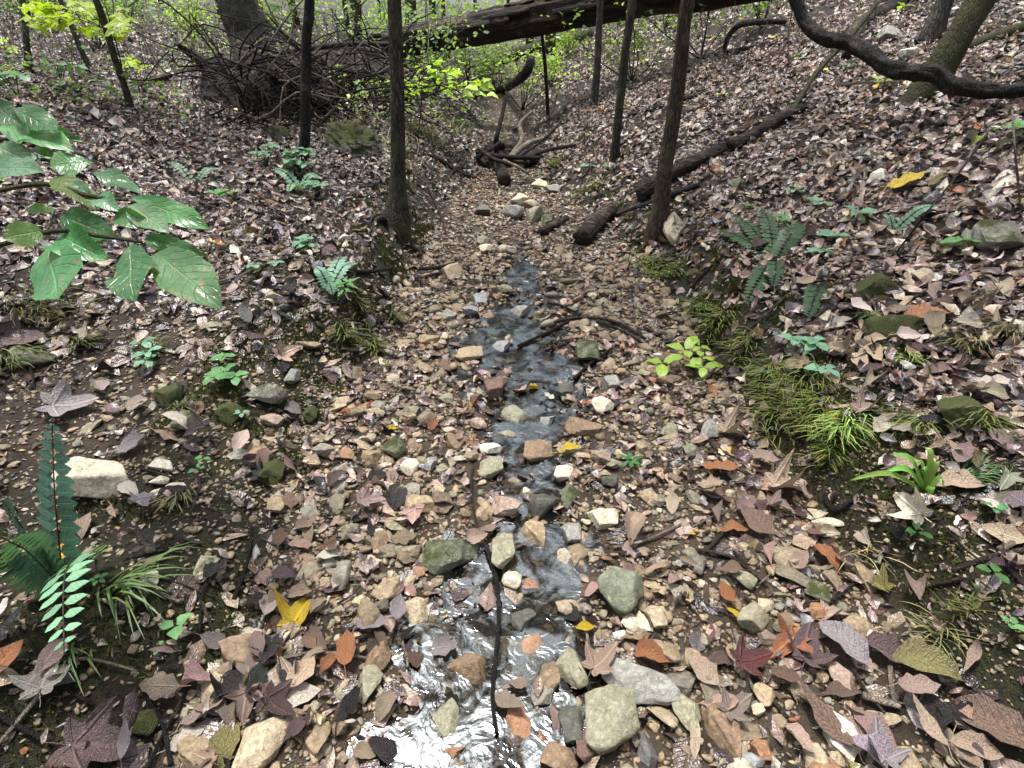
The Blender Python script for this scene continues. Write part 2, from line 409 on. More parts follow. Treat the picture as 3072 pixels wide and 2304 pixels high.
M = dict(
    ground=m_ground(), litter=m_deadleaf('dead_leaf_litter', False), leaf=m_deadleaf('dead_leaf', True),
    pebble=m_stone('gravel', False), stone=m_stone('creek_stone', True), mossrock=m_stone('mossy_stone', True, .75), mossrock2=m_stone('part_mossy_stone', True, .12),
    bigleaf=m_greenleaf('broad_green_leaf', True, .42, True, .26), green=m_greenleaf('green_leaf', True, .40), fern=m_greenleaf('fern_leaf', True, .25, False, .4, 5.),
    foliage=m_greenleaf('far_foliage', False, .5), grass=m_grass('grass_blade'), moss=m_grass('moss_blade', False),
    bark=m_bark('grey_brown_bark', (.016, .013, .010), (.16, .135, .10), .4), barkdark=m_bark('wet_dark_bark', (.006, .005, .004), (.060, .050, .043)),
    barkred=m_bark('reddish_bark', (.022, .015, .011), (.16, .108, .072), .25), barkmoss=m_bark('mossy_bark', (.02, .018, .012), (.12, .105, .07), .8),
    barkfar=m_bark('far_bark', (.03, .027, .022), (.16, .145, .12), .2, .6),
    logbrown=m_log('split_brown_log', (.012, .009, .007), (.085, .06, .045), (.30, .21, .14), 0, 1.6),
    log=m_log('rotting_log_bark', (.008, .006, .005), (.075, .056, .042), (.24, .175, .12), 0), wood=m_log('broken_wood', (.03, .02, .013), (.20, .13, .08), (.40, .28, .17), 0, 2.0),
    twig=m_bark('twig_bark', (.02, .015, .012), (.10, .075, .055), 0, 2.0), twigdark=m_bark('dark_twig_bark', (.006, .005, .005), (.030, .024, .022), 0, 2.0), twigpale=m_bark('pale_dry_twig', (.20, .165, .125), (.46, .39, .30), 0, 2.0),
    stem=m_bark('green_stem', (.05, .05, .02), (.12, .11, .05), 0, 2.), water=m_water())
# ------------------------------------------------------------------ ground and water
def build_ground():
    ns, nt_ = 360, 330
    a = np.linspace(-1, 1, ns); xs = np.sinh(a * 5.6) / np.sinh(5.6) * 75
    b = np.linspace(0, 1, nt_); ys = -1.6 + (np.exp(b * 4.3) - 1) / (np.exp(4.3) - 1) * 92
    X, Y = np.meshgrid(xs, ys); Z = H(X.ravel(), Y.ravel()).reshape(X.shape)
    V = np.stack([X, Y, Z], -1).reshape(-1, 3)
    i = np.arange(nt_ - 1)[:, None] * ns; j = np.arange(ns - 1)[None]
    F = np.stack([i + j, i + j + 1, i + ns + j + 1, i + ns + j], -1).reshape(-1, 4)
    x, y = V[:, 0], V[:, 1]; dL, dR = edges(x, y)
    moss = np.maximum(sstep(-.06, .04, dR) * sstep(.6, .22, dR) * sstep(9, 5, y), sstep(-.06, .06, dL) * sstep(.75, .3, dL) * sstep(7, 4, y) * .9)
    moss = np.maximum(moss, .5 * sstep(.3, .6, vnoise(x * .9, y * .9, 77)) * (dL > 0))
    grav = np.maximum(sstep(.08, -.05, np.maximum(dL, dR)), .75 * sstep(2.2, .6, dL) * (dL > 0) * sstep(3.6, 2.4, y))
    near_l = sstep(-.05, .1, dL) * sstep(1.75, 1.35, y); moss = np.maximum(moss, .85 * near_l); grav = grav * (1 - .85 * near_l)
    nr = sstep(-.02, .1, dR) * sstep(1.5, 1.1, y) * sstep(1.3, .7, dR); moss = np.maximum(moss, .9 * nr)
    litt = sstep(.2, .6, np.maximum(dR, dL * (y > 2.5)))
    o = ob('ground', mk('ground', V, F, np.stack([moss, grav, litt], -1), mats=[M['ground']]))
    tag(o, 'leaf covered forest floor cut by a shallow creek gully', None, None, 'structure')
    # water: a thin sheet that follows the creek, only where it stands above the bed
    gx = np.arange(-.80, .95, .012); gy = np.arange(.35, 4.75, .012)
    X, Y = np.meshgrid(gx, gy); zw = zbed(Y) - .014 + .0016 * vnoise(X * 14, Y * 14, 3)
    zg = H(X.ravel(), Y.ravel()).reshape(X.shape)
    wet = (zw > zg - .006) & (np.abs(X - water_c(Y)) < water_w(Y) * 1.6 + .03)
    nx = len(gx); i = np.arange(len(gy) - 1)[:, None] * nx; j = np.arange(nx - 1)[None]
    F = np.stack([i + j, i + j + 1, i + nx + j + 1, i + nx + j], -1).reshape(-1, 4)
    wf = wet.ravel(); F = F[wf[F].any(1)]
    V = np.stack([X, Y, zw], -1).reshape(-1, 3)
    used = np.unique(F); re = np.full(len(V), -1); re[used] = np.arange(len(used))
    o = ob('creek_water', mk('creek_water', V[used], re[F], mats=[M['water']]))
    tag(o, 'thin rippled trickle of clear water running between the creek stones', None, None, 'structure')
build_ground()

# ------------------------------------------------------------------ leaf meshes
ROWS = np.array([0, .10, .28, .50, .70, .88, 1.0])
SHW = np.array([[0, .42, .86, 1, .82, .44, 0], [0, .60, 1, .92, .62, .28, 0], [0, .28, .62, .95, 1, .62, 0],
                [0, .50, .95, .48, 1.05, .46, 0], [0, .35, .7, .85, .7, .38, 0]])
def leaf_batch(pos, nor, yaw, L, W, shp, fold, bend, wave, tilt, coarse=False):
    N = len(pos); rows = np.array([0, .3, .7, 1.0]) if coarse else ROWS
    wt = SHW[shp]
    if coarse: wt = wt[:, [0, 2, 4, 6]]
    n = nor + tilt; n /= np.linalg.norm(n, axis=1, keepdims=True)
    a = np.stack([np.cos(yaw), np.sin(yaw), 0 * yaw], 1); e1 = a - n * (a * n).sum(1, keepdims=True); e1 /= np.linalg.norm(e1, axis=1, keepdims=True); e2 = np.cross(n, e1)
    K = len(rows); ph = R.uniform(0, 6.28, N)
    s = (rows - .5)[None] * L[:, None]                          # N,K
    def pt(side):
        u = side * wt * W[:, None] * .5 * R.uniform(.70, 1.22, (N, K))
        hgt = fold[:, None] * np.abs(u) + bend[:, None] * s * s / L[:, None] + wave[:, None] * L[:, None] * np.sin(ph[:, None] + rows[None] * 5.5 + side * 1.7) * (abs(side) * .9 + .1)
        return pos[:, None] + s[..., None] * e1[:, None] + u[..., None] * e2[:, None] + hgt[..., None] * n[:, None]
    Lp, Mp, Rp = pt(-1.), pt(0.), pt(1.)
    mid = np.stack([Lp[:, 1:-1], Mp[:, 1:-1], Rp[:, 1:-1]], 2).reshape(N, -1, 3)   # per row: L M R
    V = np.concatenate([Mp[:, :1], mid, Mp[:, -1:]], 1); nv = V.shape[1]
    lu = [(0, 0, 0)] + [(q, rows[k], 0) for k in range(1, K - 1) for q in (-1, 0, 1)] + [(0, 1, 0)]
    F = []
    F += [(0, 2, 1), (0, 3, 2)]
    for k in range(K - 3):
        b = 1 + 3 * k
        F += [(b, b + 1, b + 4), (b, b + 4, b + 3), (b + 1, b + 2, b + 5), (b + 1, b + 5, b + 4)]
    b = 1 + 3 * (K - 3); F += [(b, b + 1, nv - 1), (b + 1, b + 2, nv - 1)]
    F = (np.array(F)[None] + (np.arange(N) * nv)[:, None, None]).reshape(-1, 3)
    luv = np.tile(np.array(lu, float), (N, 1))
    return V.reshape(-1, 3), F, luv, nv
def blade_mesh(name, kind, rng, curl=.25, fold=.15, nrow=9, ncol=5, petiole=.25, mats=()):
    """one leaf, unit length along +Y from its base at the origin, facing +Z"""
    t = np.linspace(0, 1, nrow)
    if kind == 'ellipse': wv = .27 * np.sin(np.pi * t ** .9) ** .8
    elif kind == 'ovate': wv = .33 * np.sin(np.pi * t ** .62) ** .9
    elif kind == 'obovate': wv = .26 * np.sin(np.pi * t ** 1.35) ** .85
    elif kind == 'lance': wv = .14 * np.sin(np.pi * t ** .8) ** .9
    elif kind == 'oak': wv = .30 * np.sin(np.pi * t ** .9) ** .8 * (1 + .35 * np.cos(t * np.pi * 7)); 
    else: wv = None
    ph = rng.uniform(0, 6.28, 4)
    if kind == 'maple':
        # five lobes around the point where the stalk joins
        lob = [(-125, .36), (-95, .24), (-62, .62), (-38, .40), (0, .92), (38, .40), (62, .62), (95, .24), (125, .36)]
        ang, rad = [], []
        base = [(-165, .12)] + lob + [(165, .12)]
        for k in range(len(base) - 1):
            (a0, r0), (a1, r1) = base[k], base[k + 1]
            for q in range(3):
                f = q / 3; ang.append(a0 + (a1 - a0) * f); rad.append((r0 + (r1 - r0) * f) * (1 if q == 0 else (.93 if q == 1 else .97)))
        ang.append(base[-1][0]); rad.append(base[-1][1])
        ang = np.radians(ang); rad = np.array(rad); rings = np.array([0.0, .4, .75, 1.0])
        V, U = [], []
        c = np.array([0, .12])
        for r in rings:
            for a, q in zip(ang, rad):
                p = c + r * q * np.array([np.sin(a), np.cos(a)]); V.append((p[0], p[1], 0)); ud = min(abs(math.degrees(a) - q_) for q_ in (-125, -62, 0, 62, 125)) / 57.3 * r * 1.1; U.append((ud, .225 * ud, 0))
        V = np.array(V); m = len(ang); F = []
        for i in range(3):
            for j in range(m - 1): F.append((i * m + j, i * m + j + 1, (i + 1) * m + j + 1, (i + 1) * m + j))
        U = np.array(U)
    else:
        q = np.linspace(-1, 1, ncol); edge = (1 + .05 * np.sin(t * 40 + ph[0])) * (rng.uniform(.86, 1.12, nrow) if petiole else 1.0)
        V = np.stack([(wv * edge)[:, None] * q[None], t[:, None] + 0 * q[None], 0 * (t[:, None] + q[None])], -1).reshape(-1, 3)
        U = np.stack([0 * t[:, None] + q[None], t[:, None] + 0 * q[None], 0 * (t[:, None] + q[None])], -1).reshape(-1, 3)
        i = np.arange(nrow - 1)[:, None] * ncol; j = np.arange(ncol - 1)[None]
        F = np.stack([i + j, i + j + 1, i + ncol + j + 1, i + ncol + j], -1).reshape(-1, 4)
    x, y = V[:, 0], V[:, 1]
    V[:, 2] = fold * np.abs(x) - curl * (y - .45) ** 2 + curl * .8 * rng.normal() * x * x * 3 + .05 * np.sin(9 * y + ph[1] + 4 * x) * (.3 + np.abs(x) * 3) + .03 * np.sin(23 * y + ph[2] - 9 * x) * np.abs(x) * 3 + rng.normal() * .25 * curl * x * y
    F = np.asarray(F)
    if petiole:
        P = np.array([[0, 0.02, .0], [.01, -petiole * .5, -.01], [.03, -petiole, .01]]); P[0, 2] = V[np.argmin(np.abs(x) + np.abs(y)), 2]
        pv, pf = tube(P, [.012, .010, .008], 4, cap=False)
        F = np.concatenate([F, pf + len(V)]); V = np.concatenate([V, pv]); U = np.concatenate([U, np.zeros((len(pv), 3))])
    return mk(name, V, F, None, U, mats=mats)
def frame_rot(ey, ez):
    """matrix whose local +Y is ey and whose local +Z is as near ez as can be"""
    ey = Vector(ey).normalized(); ez = Vector(ez); ex = ey.cross(ez).normalized(); ez = ex.cross(ey)
    return Matrix((ex, ey, ez)).transposed()

rl = np.random.default_rng(5)
DEAD = [blade_mesh('fallen_leaf', k, rl, c, f, mats=[M['leaf']]) for k, c, f in
        [('ellipse', .3, .25), ('ellipse', -.5, .1), ('ellipse', .8, .5), ('ovate', .4, .2), ('ovate', -.4, .35), ('obovate', .5, .3), ('obovate', -.3, .1), ('lance', .4, .4), ('lance', -.6, .2),
         ('oak', .3, .15), ('oak', -.5, .2), ('maple', .3, .25), ('maple', -.5, .2), ('maple', .7, -.2), ('ellipse', .5, -.4), ('obovate', .9, .6)]]
DK = {'ellipse': [0, 1, 2, 14], 'ovate': [3, 4], 'obovate': [5, 6, 15], 'lance': [7, 8], 'oak': [9, 10], 'maple': [11, 12, 13]}
GREEN = {k: [blade_mesh('green_leaf', k, rl, c, f, petiole=0, nrow=11, ncol=7, mats=[M['bigleaf']]) for c, f in ((.25, .12), (.4, .2), (.15, .05))] for k in ('ellipse', 'obovate')}
SMALL = {k: blade_mesh('leaflet', k, rl, .25, .15, nrow=6, ncol=3, petiole=0, mats=[M['green']]) for k in ('ellipse', 'ovate', 'obovate', 'lance')}
SMALL['maple'] = blade_mesh('leaflet', 'maple', rl, .25, .15, petiole=.2, mats=[M['green']])
FERNL = blade_mesh('fern_leaflet', 'lance', rl, .15, .1, nrow=5, ncol=3, petiole=0, mats=[M['fern']])
V3, F3 = ico(3)
ROCK = [mk('creek_stone', rock_shape(V3, np.random.default_rng(100 + k), 15, .34, .72, .07), F3, mats=[M['stone']]) for k in range(14)]
SMOOTH = [mk('creek_stone', rock_shape(V3, np.random.default_rng(200 + k), 12, .45, .82, .08), F3, mats=[M['stone']]) for k in range(5)]
MROCK = [mk('mossy_stone', rock_shape(V3, np.random.default_rng(300 + k), 10, .5, .85, .11), F3, mats=[M['mossrock']]) for k in range(5)]
MROCK2 = [mk('mossy_stone', rock_shape(V3, np.random.default_rng(320 + k), 13, .38, .78, .09), F3, mats=[M['mossrock2']]) for k in range(5)]
FOOT = []       # (x, y, r) of things that stay clear of loose litter

C = dict(tan=(.54, .42, .30), pink=(.47, .35, .29), brown=(.22, .145, .10), plum=(.14, .092, .088), dark=(.032, .026, .025), cream=(.74, .67, .56), lilac=(.36, .32, .325),
         orange=(.42, .18, .075), yellow=(.75, .55, .035), olive=(.26, .24, .09), rust=(.27, .11, .05))
# ------------------------------------------------------------------ trees
def crown_mesh(seed, n, rad, hgt):
    rng = np.random.default_rng(seed); nc = 16
    cc = rng.normal(size=(nc, 3)) * np.array([rad * .5, rad * .5, hgt * .3])
    k = rng.integers(nc, size=n); p = cc[k] + rng.normal(size=(n, 3)) * np.array([rad * .22, rad * .22, hgt * .10])
    return foliage(p, rng.uniform(.05, .10, n), rng, [(.10, .17, .03), (.16, .22, .04), (.07, .13, .025)])
def foliage(p, size, rng, pal, up=1.0, name='foliage', m='foliage'):
    n = len(p); nor = rng.normal(size=(n, 3)) * .6 + np.array([0, 0, up])
    nor /= np.linalg.norm(nor, axis=1, keepdims=True)
    z = np.zeros(n)
    V, F, luv, nv = leaf_batch(p, nor, rng.uniform(0, 6.28, n), size, size * rng.uniform(.5, .75, n), rng.integers(0, 3, n), rng.normal(0, .2, n), rng.normal(-.2, .3, n), z, np.zeros((n, 3)), True)
    c = np.array(pal)[rng.integers(len(pal), size=n)] * rng.uniform(.7, 1.25, (n, 1))
    return mk(name, V, F, np.repeat(c, nv, 0), luv, mats=[M[m]])
CROWN = [crown_mesh(60 + k, 1500, 1.5, 2.4) for k in range(3)]
def tree(bpx, tpx, wpx, bark, label, group=None, height=5.5, flare=1.6, roots=0, rough=.15, limb=True, name='tree', bend=0.0, crown=True, ty=0, lean_y=0.0, seed=0):
    B, d = hit(*bpx); rng = np.random.default_rng(seed + int(bpx[0] * 7 + bpx[1]))
    r = wpx / 2 * d / FPX
    q = ray(tpx, ty); t = (B.y + lean_y) / q[1]; T = Vector((q[0] * t, q[1] * t, CAMH + q[2] * t))
    dv = (T - B).normalized(); L = height / max(dv.z, .4)
    t = empty(name, B); n = 26
    s = np.linspace(-.08, 1, n) ; P = np.array([list(dv * (k * L)) for k in s])
    side = np.array([dv.z, 0, -dv.x]); P += side[None] * (bend * np.sin(s * 7 + seed) * L * .01)[:, None] + rng.normal(0, r * .12, (n, 3))
    hh = np.clip(s * L, 0, None)
    rad = r * (1 - .55 * np.clip(s, 0, 1)) * (1 + (flare - 1) * np.exp(-hh / (r * 2.6)))
    V, F = tube(smooth_path(P, 70), np.interp(np.linspace(0, 1, 70), np.linspace(0, 1, n), rad), 14, rough, seed, 0)
    ob('trunk', mk('trunk', V, F, mats=[M[bark]]), t)
    for k in range(roots):
        a = rng.uniform(0, 6.28) if roots > 5 else k / roots * 6.28 + 3.6 + rng.uniform(-.3, .3); ln = r * rng.uniform(4, 8); pts = []
        for f in (0, .25, .5, .75, 1.0):
            x, y = B.x + math.cos(a + f * .4) * (r * .7 + ln * f), B.y + math.sin(a + f * .4) * (r * .7 + ln * f)
            pts.append((x - B.x, y - B.y, h1(x, y) - B.z + (r * 1.5 * (1 - f) ** 2) - .01 * f))
        V, F = tube(smooth_path(pts, 14), np.linspace(r * .48, r * .12, 14), 8, .12, k); ob('root', mk('root', V, F, mats=[M[bark]]), t)
    if crown:
        top = dv * L
        for k in range(3):
            a = rng.uniform(0, 6.28); e = top + Vector((math.cos(a) * .7, math.sin(a) * .7, .5)); b0 = dv * (L * (.72 + .09 * k))
            V, F = tube(smooth_path([b0, b0.lerp(e, .5) + Vector((0, 0, -.08)), e], 10), np.linspace(r * .3, r * .1, 10), 6, .1, k)
            ob('limb', mk('limb', V, F, mats=[M[bark]]), t)
        ob('crown', CROWN[int(rng.integers(3))], t, top + Vector((0, 0, .5)), (0, 0, rng.uniform(0, 6.28)))
    FOOT.append((B.x, B.y, r * .9))
    return tag(t, label, 'tree', group), B, r, dv
SAPG = 'slender trees growing along the creek'
tree((394, 232), 395, 13.5, 'bark', 'slender tree with mossy flared roots on the creek bank edge', SAPG, flare=2.7, roots=6, bend=.4, seed=1)
tree((304, 163), 309, 9.5, 'barkdark', 'thin nearly black sapling trunk behind the low leafy herbs', SAPG, flare=1.15, seed=2)
tree((658, 236), 692, 13.5, 'barkred', 'reddish brown leaning trunk beside the pale rock on the leafy slope', SAPG, flare=2.3, roots=5, bend=.3, seed=3)
tree((616, 160), 634, 8.5, 'bark', 'slim grey green trunk leaning over the undercut leafy slope', SAPG, flare=1.25, bend=.5, seed=4)
tree((594, 106), 601, 7, 'barkfar', 'short looking grey trunk rising behind the big fallen log', SAPG, flare=1.3, seed=5)
tree((549, 118), 536, 3.5, 'barkdark', 'very thin dark curved sapling under the fallen log', SAPG, flare=1.1, bend=.8, seed=6)
tree((918, 104), 984, 25, 'barkmoss', 'stout green mossy trunk leaning outward behind the twisted branch', None, flare=1.5, rough=.12, seed=7)
tree((131, 112), 96, 6.5, 'bark', 'thin leaning sapling with yellow green leaves above the dark litter', SAPG, flare=1.2, bend=.3, seed=8)
tree((256, 58), 236, 36, 'barkfar', 'thick old grey trunk behind the upturned root stump', None, flare=1.15, rough=.12, height=7, seed=9)
tree((359, 46), 358, 7, 'bark', 'straight brown trunk beyond the rotten end of the log', SAPG, seed=10)
tree((930, 38), 946, 14, 'barkfar', 'grey trunk close behind the stout mossy leaning trunk', None, seed=12)
tree((30, 74), 22, 5.5, 'barkfar', 'thin grey sapling on the far side of the broad leaves', SAPG, seed=13)
tree((90, 70), 60, 4.5, 'barkfar', 'spindly grey sapling leaning left among undergrowth', SAPG, seed=14)
FT = 'far trunks in the wood beyond the log'
rf = np.random.default_rng(42)
for k in range(46):
    x = rf.uniform(-26, 14); y = rf.uniform(15, 42)
    if abs(x) / y > 1.0: continue
    B = Vector((x, y, h1(x, y)))
    sx = 512 + FPX * x / (y * CP - (B.z + .5 - CAMH) * SP); wp = rf.uniform(3, 9)
    t = empty('far_tree', B); r = rf.uniform(.06, .20); ln = Vector((rf.normal(0, .05), rf.normal(0, .05), 1))
    P = [ln * (s * 7.5) - Vector((0, 0, .1)) for s in np.linspace(0, 1, 14)]
    V, F = tube(np.array(P), np.linspace(r, r * .6, 14), 8, .08, k); ob('trunk', mk('trunk', V, F, mats=[M['barkfar']]), t)
    ob('crown', CROWN[k % 3], t, ln * 8, (0, 0, k)).scale = (1.6, 1.6, 1.4)
    tag(t, f"distant {'thick' if r > .15 else 'slim' if r > .10 else 'thin'} {'leaning' if abs(ln.x) > .05 else 'straight'} grey trunk among {'the far undergrowth' if y > 28 else 'the nearer undergrowth'} {'beyond the big log' if x > -4 else 'past the root stump' if x > -12 else 'up the far slope'}", 'tree', FT)

# ------------------------------------------------------------------ fallen logs
def limb_px(pts, wpx, name, label, cat, mat_, parent=None, group=None, lift=0.4, seg=8, rough=.1, depth=None, n=None, seed=0, cap=True):
    """a stick or log laid over the ground along the pixels; depth: list of axis depths (None = on the ground)"""
    P, r = [], []
    for k, (a, b) in enumerate(pts):
        wv = wpx[k] if isinstance(wpx, (list, tuple)) else wpx
        dd = None if depth is None else (depth[k] if isinstance(depth, (list, tuple)) else depth)
        p, d = hit(a, b)
        if dd is not None: d = min(dd, d - wv * d / FPX * .4); p = atd(a, b, d)
        rr = wv / 2 * d / FPX
        if dd is None:
            p.z += rr * lift
            if p.y < 3.3 and abs(p.x - float(water_c(p.y))) < float(water_w(p.y)): p.z = max(p.z, float(zbed(p.y)) - .008 + rr * .5)
        P.append(p); r.append(rr)
    n = n or max(8, len(pts) * 7)
    S = smooth_path(P, n); o0 = S[0].copy()
    V, F = tube(S - o0, np.interp(np.linspace(0, 1, n), np.linspace(0, 1, len(r)), r), seg, rough, seed, cap=cap)
    if parent is not None:
        return ob(name, mk(name, V, F, mats=[M[mat_]]), parent, Vector(o0) - parent.location)
    o = ob(name, mk(name, V, F, mats=[M[mat_]]), None, Vector(o0))
    for q, rr in zip(S, np.interp(np.linspace(0, 1, n), np.linspace(0, 1, len(r)), r)):
        if depth is None: FOOT.append((q[0], q[1], rr * .8 + .022))
    return tag(o, label, cat, group)
def big_log():
    A, B = atd(388, 46, 9.4), atd(810, -27, 7.4)
    r0, r1 = .225, .255
    ax = (B - A); L = ax.length; t = empty('fallen_log', A)
    rot = ax.normalized().to_track_quat('X', 'Z')
    n = 90; s = np.linspace(0, 1, n); P = np.stack([s * L, .03 * np.sin(s * 5), .05 * np.sin(s * 3.1)], 1)
    V, F = tube(P, r0 + (r1 - r0) * s, 40, .13, 5)
    o = ob('trunk', mk('trunk', V, F, mats=[M['log']]), t); o.rotation_mode = 'QUATERNION'; o.rotation_quaternion = rot
    rng = np.random.default_rng(9)
    for k in range(34):      # loose plates of bark
        s0 = rng.uniform(.02, .95) * L; ln = rng.uniform(.25, .8); th0 = rng.uniform(-.2, 2.7); wd = rng.uniform(.10, .35); V = []
        for i, f in enumerate(np.linspace(0, 1, 7)):
            rr = (r0 + (r1 - r0) * (s0 + ln * f) / L) * (1.05 + .07 * rng.random())
            ww = wd * (.5 + .5 * math.sin(math.pi * min(max(f, .08), .92))) * rng.uniform(.8, 1.2)
            for g_ in (-1, -.3, .3, 1):
                for q in (0, .022):
                    a = th0 + g_ * ww; V.append((s0 + ln * f, -math.cos(a) * (rr + q), math.sin(a) * (rr + q)))
        F = []
        for i in range(6):
            for j in range(3):
                b = i * 8 + j * 2
                F += [(b + 1, b + 3, b + 11, b + 9), (b, b + 8, b + 10, b + 2)]
            b = i * 8; F += [(b, b + 1, b + 9, b + 8), (b + 6, b + 14, b + 15, b + 7)]
        p = ob('bark_plate', mk('bark_plate', np.array(V), np.array(F), smooth=False, mats=[M['log' if k % 4 else 'wood']]), t); p.rotation_mode = 'QUATERNION'; p.rotation_quaternion = rot
    for k in range(16):      # splintered lower end
        a = rng.uniform(0, 6.28); rr = r0 * rng.uniform(.3, .95); ln = rng.uniform(.15, .6)
        p0 = np.array([.1, math.cos(a) * rr, math.sin(a) * rr]); p1 = p0 + np.array([-ln, rng.normal(0, .06), rng.normal(-.05, .06)])
        V, F = tube(smooth_path([p0, (p0 + p1) / 2 + rng.normal(0, .02, 3), p1], 6), np.linspace(.05, .006, 6), 5, .2, k)
        p = ob('splinter', mk('splinter', V, F, mats=[M['log']]), t); p.rotation_mode = 'QUATERNION'; p.rotation_quaternion = rot
    tag(t, 'big dark rotting log bridging the gully between the two banks', 'log')
big_log()
lg = empty('rotten_log', hit(300, 92)[0])
limb_px([(246, 84), (290, 76), (340, 66), (396, 62)], [30, 34, 34, 30], 'trunk', None, None, 'log', lg, depth=[9.3, 9.4, 9.5, 9.6], seg=24, rough=.22, n=50, seed=3)
limb_px([(248, 60), (300, 52), (345, 50), (390, 50)], [7, 8, 9, 9], 'bark_edge', None, None, 'log', lg, depth=[9.2, 9.3, 9.4, 9.5], seg=8, rough=.25, n=30, seed=4)
tag(lg, 'crumbling lower end of the log sagging under a tangle of twigs', 'log')
# upturned stump with torn roots
def lumpy(seed):
    V, F = ico(4); a, b = V[:, 0] * 1.9 + V[:, 2] * 1.3, V[:, 1] * 1.9 - V[:, 2] * 1.6
    d = .45 * fbm(a, b, seed, 3) + .20 * np.abs(vnoise(a * 5, b * 5, seed + 5)) + .10 * vnoise(a * 11, b * 11, seed + 9)
    return V * (1 + d)[:, None], F
def stump():
    B, d = hit(222, 92); t = empty('root_stump', B); rng = np.random.default_rng(3); s = d / FPX
    V, F = lumpy(17); V = V * np.array([s * 19, s * 15, s * 17]) + np.array([s * 8, 0, s * 12])
    ob('root_plate', mk('root_plate', V, F, mats=[M['log']]), t)
    for (dx, dz, r0) in ((-22, 40, 7), (-14, 26, 6), (20, 26, 5), (34, 14, 5), (-30, 10, 4), (14, 34, 3), (40, 20, 4)):
        P = [np.array([s * 2, 0, s * 12]), np.array([dx * .5, rng.normal(0, 4), dz * .55]) * s, np.array([dx, rng.normal(0, 8), dz]) * s]
        V, F = tube(smooth_path(P, 10), np.linspace(r0 * 1.6, r0 * .25, 10) * s, 8, .25, int(dx) + 50); ob('root', mk('root', V, F, mats=[M['log']]), t)
    tag(t, 'upturned dark root stump with one pointed torn root', 'stump')
stump()
limb_px([(262, 56), (300, 50), (352, 44), (420, 46)], [4, 5, 5, 4], 'dead_branch', 'straight dead branch lying along the top of the rotten log end', 'branch', 'twig', depth=[8.8, 8.9, 9.0, 9.2])
limb_px([(143, 86), (172, 74), (212, 65)], [5, 6, 6], 'dead_branch', 'reddish broken branch propped against the root stump', 'branch', 'wood', depth=[None, 8.6, 8.7])
limb_px([(305, 54), (285, 38), (268, 22), (250, -8)], [4, 4, 3, 3], 'dead_branch', 'bare dark forked branch leaning on the thin black sapling', 'branch', 'twigdark', depth=[6.9, 7.0, 7.1, 7.2])
limb_px([(285, 38), (270, 10), (262, -8)], [3, 2, 2], 'dead_branch', 'short bare prong beside the dark forked branch', 'branch', 'twigdark', depth=[7.0, 7.1, 7.2])
LG = 'mossy logs lying behind the big log'
limb_px([(470, 72), (510, 60), (548, 49), (590, 38)], [11, 13, 12, 9], 'mossy_log', 'mossy log lying on the slope behind the big log', 'log', 'barkmoss', seg=14, rough=.12)
limb_px([(468, 98), (500, 92), (523, 76), (531, 60)], [6, 8, 9, 8], 'dead_branch', 'crooked dark limb bending up below the mossy log', 'branch', 'barkdark', depth=[None, None, 9.0, 9.2], seg=10)
limb_px([(462, 88), (492, 84), (520, 80)], [4, 5, 4], 'dead_branch', 'straight dark limb lying beside the crooked limb', 'branch', 'barkdark')
# curved dark limb on the right
limb_px([(786, -30), (797, 2), (806, 24), (824, 38), (848, 43), (866, 52), (888, 67), (910, 72), (935, 74), (955, 87), (985, 91), (1020, 90), (1060, 84)], [12, 13, 13, 14, 14, 14, 15, 15, 16, 15, 14, 13, 12], 'twisted_branch',
        'thick twisted dark branch sagging in front of the mossy leaning trunk', 'branch', 'barkdark', depth=[4.4, 4.4, 4.4, 4.3, 4.2, 4.1, 4.0, 3.9, 3.8, 3.75, 3.7, 3.65, 3.6], seg=20, rough=.24, n=170)
# broken log pieces on the right slope
def log_piece(pts, wpx, label, m='log', splint=True, seed=0):
    t = empty('broken_log', hit(*pts[0])[0]); t0 = hit(*pts[0])
    P, r = [], []
    for (a, b), wv in zip(pts, wpx):
        p, d = hit(a, b); rr = wv / 2 * d / FPX; p.z += rr * .85; P.append(p - t.location); r.append(rr); FOOT.append((p.x + .0, p.y, rr))
    n = 36; S = smooth_path(P, n); rad = np.interp(np.linspace(0, 1, n), np.linspace(0, 1, len(r)), r)
    V, F = tube(S, rad, 20, .14, seed); ob('trunk', mk('trunk', V, F, mats=[M[m]]), t)
    rng = np.random.default_rng(seed)
    for e, dr in ((0, S[0] - S[2]), (-1, S[-1] - S[-3])):
        dr = dr / np.linalg.norm(dr)
        for k in range(9):
            o = rng.normal(0, rad[e] * .5, 3); p0 = S[e] + o - dr * .03
            V, F = tube(smooth_path([p0, p0 + dr * rng.uniform(.03, .10)], 3), [rad[e] * .22, rad[e] * .05, rad[e] * .02], 4)
            ob('splinter', mk('splinter', V, F, mats=[M['wood']]), t)
    for q in S[::2]: FOOT.append((q[0] + t.location.x, q[1] + t.location.y, rad[0] * 1.25))
    return tag(t, label, 'log')
log_piece([(581, 245), (596, 229), (611, 216)], [17, 17, 14], 'short blunt log piece with its end at the creek bed', 'logbrown', seed=1)
log_piece([(637, 202), (672, 180), (694, 167), (722, 154)], [17, 14, 13, 12], 'split brown log length on the slope behind the reddish trunk', 'logbrown', seed=2)
log_piece([(729, 152), (752, 140), (778, 124), (800, 113)], [12, 12, 11, 9], 'upper broken log length with pale torn wood at its end', 'logbrown', seed=3)
log_piece([(732, 137), (752, 128), (774, 120)], [6, 7, 5], 'thin rotten strip of log lying just above the broken length', 'wood', seed=4)
log_piece([(540, 236), (553, 229), (566, 222)], [8, 8, 7], 'small dark log stub beside the stones in the creek bed', 'log', seed=5)
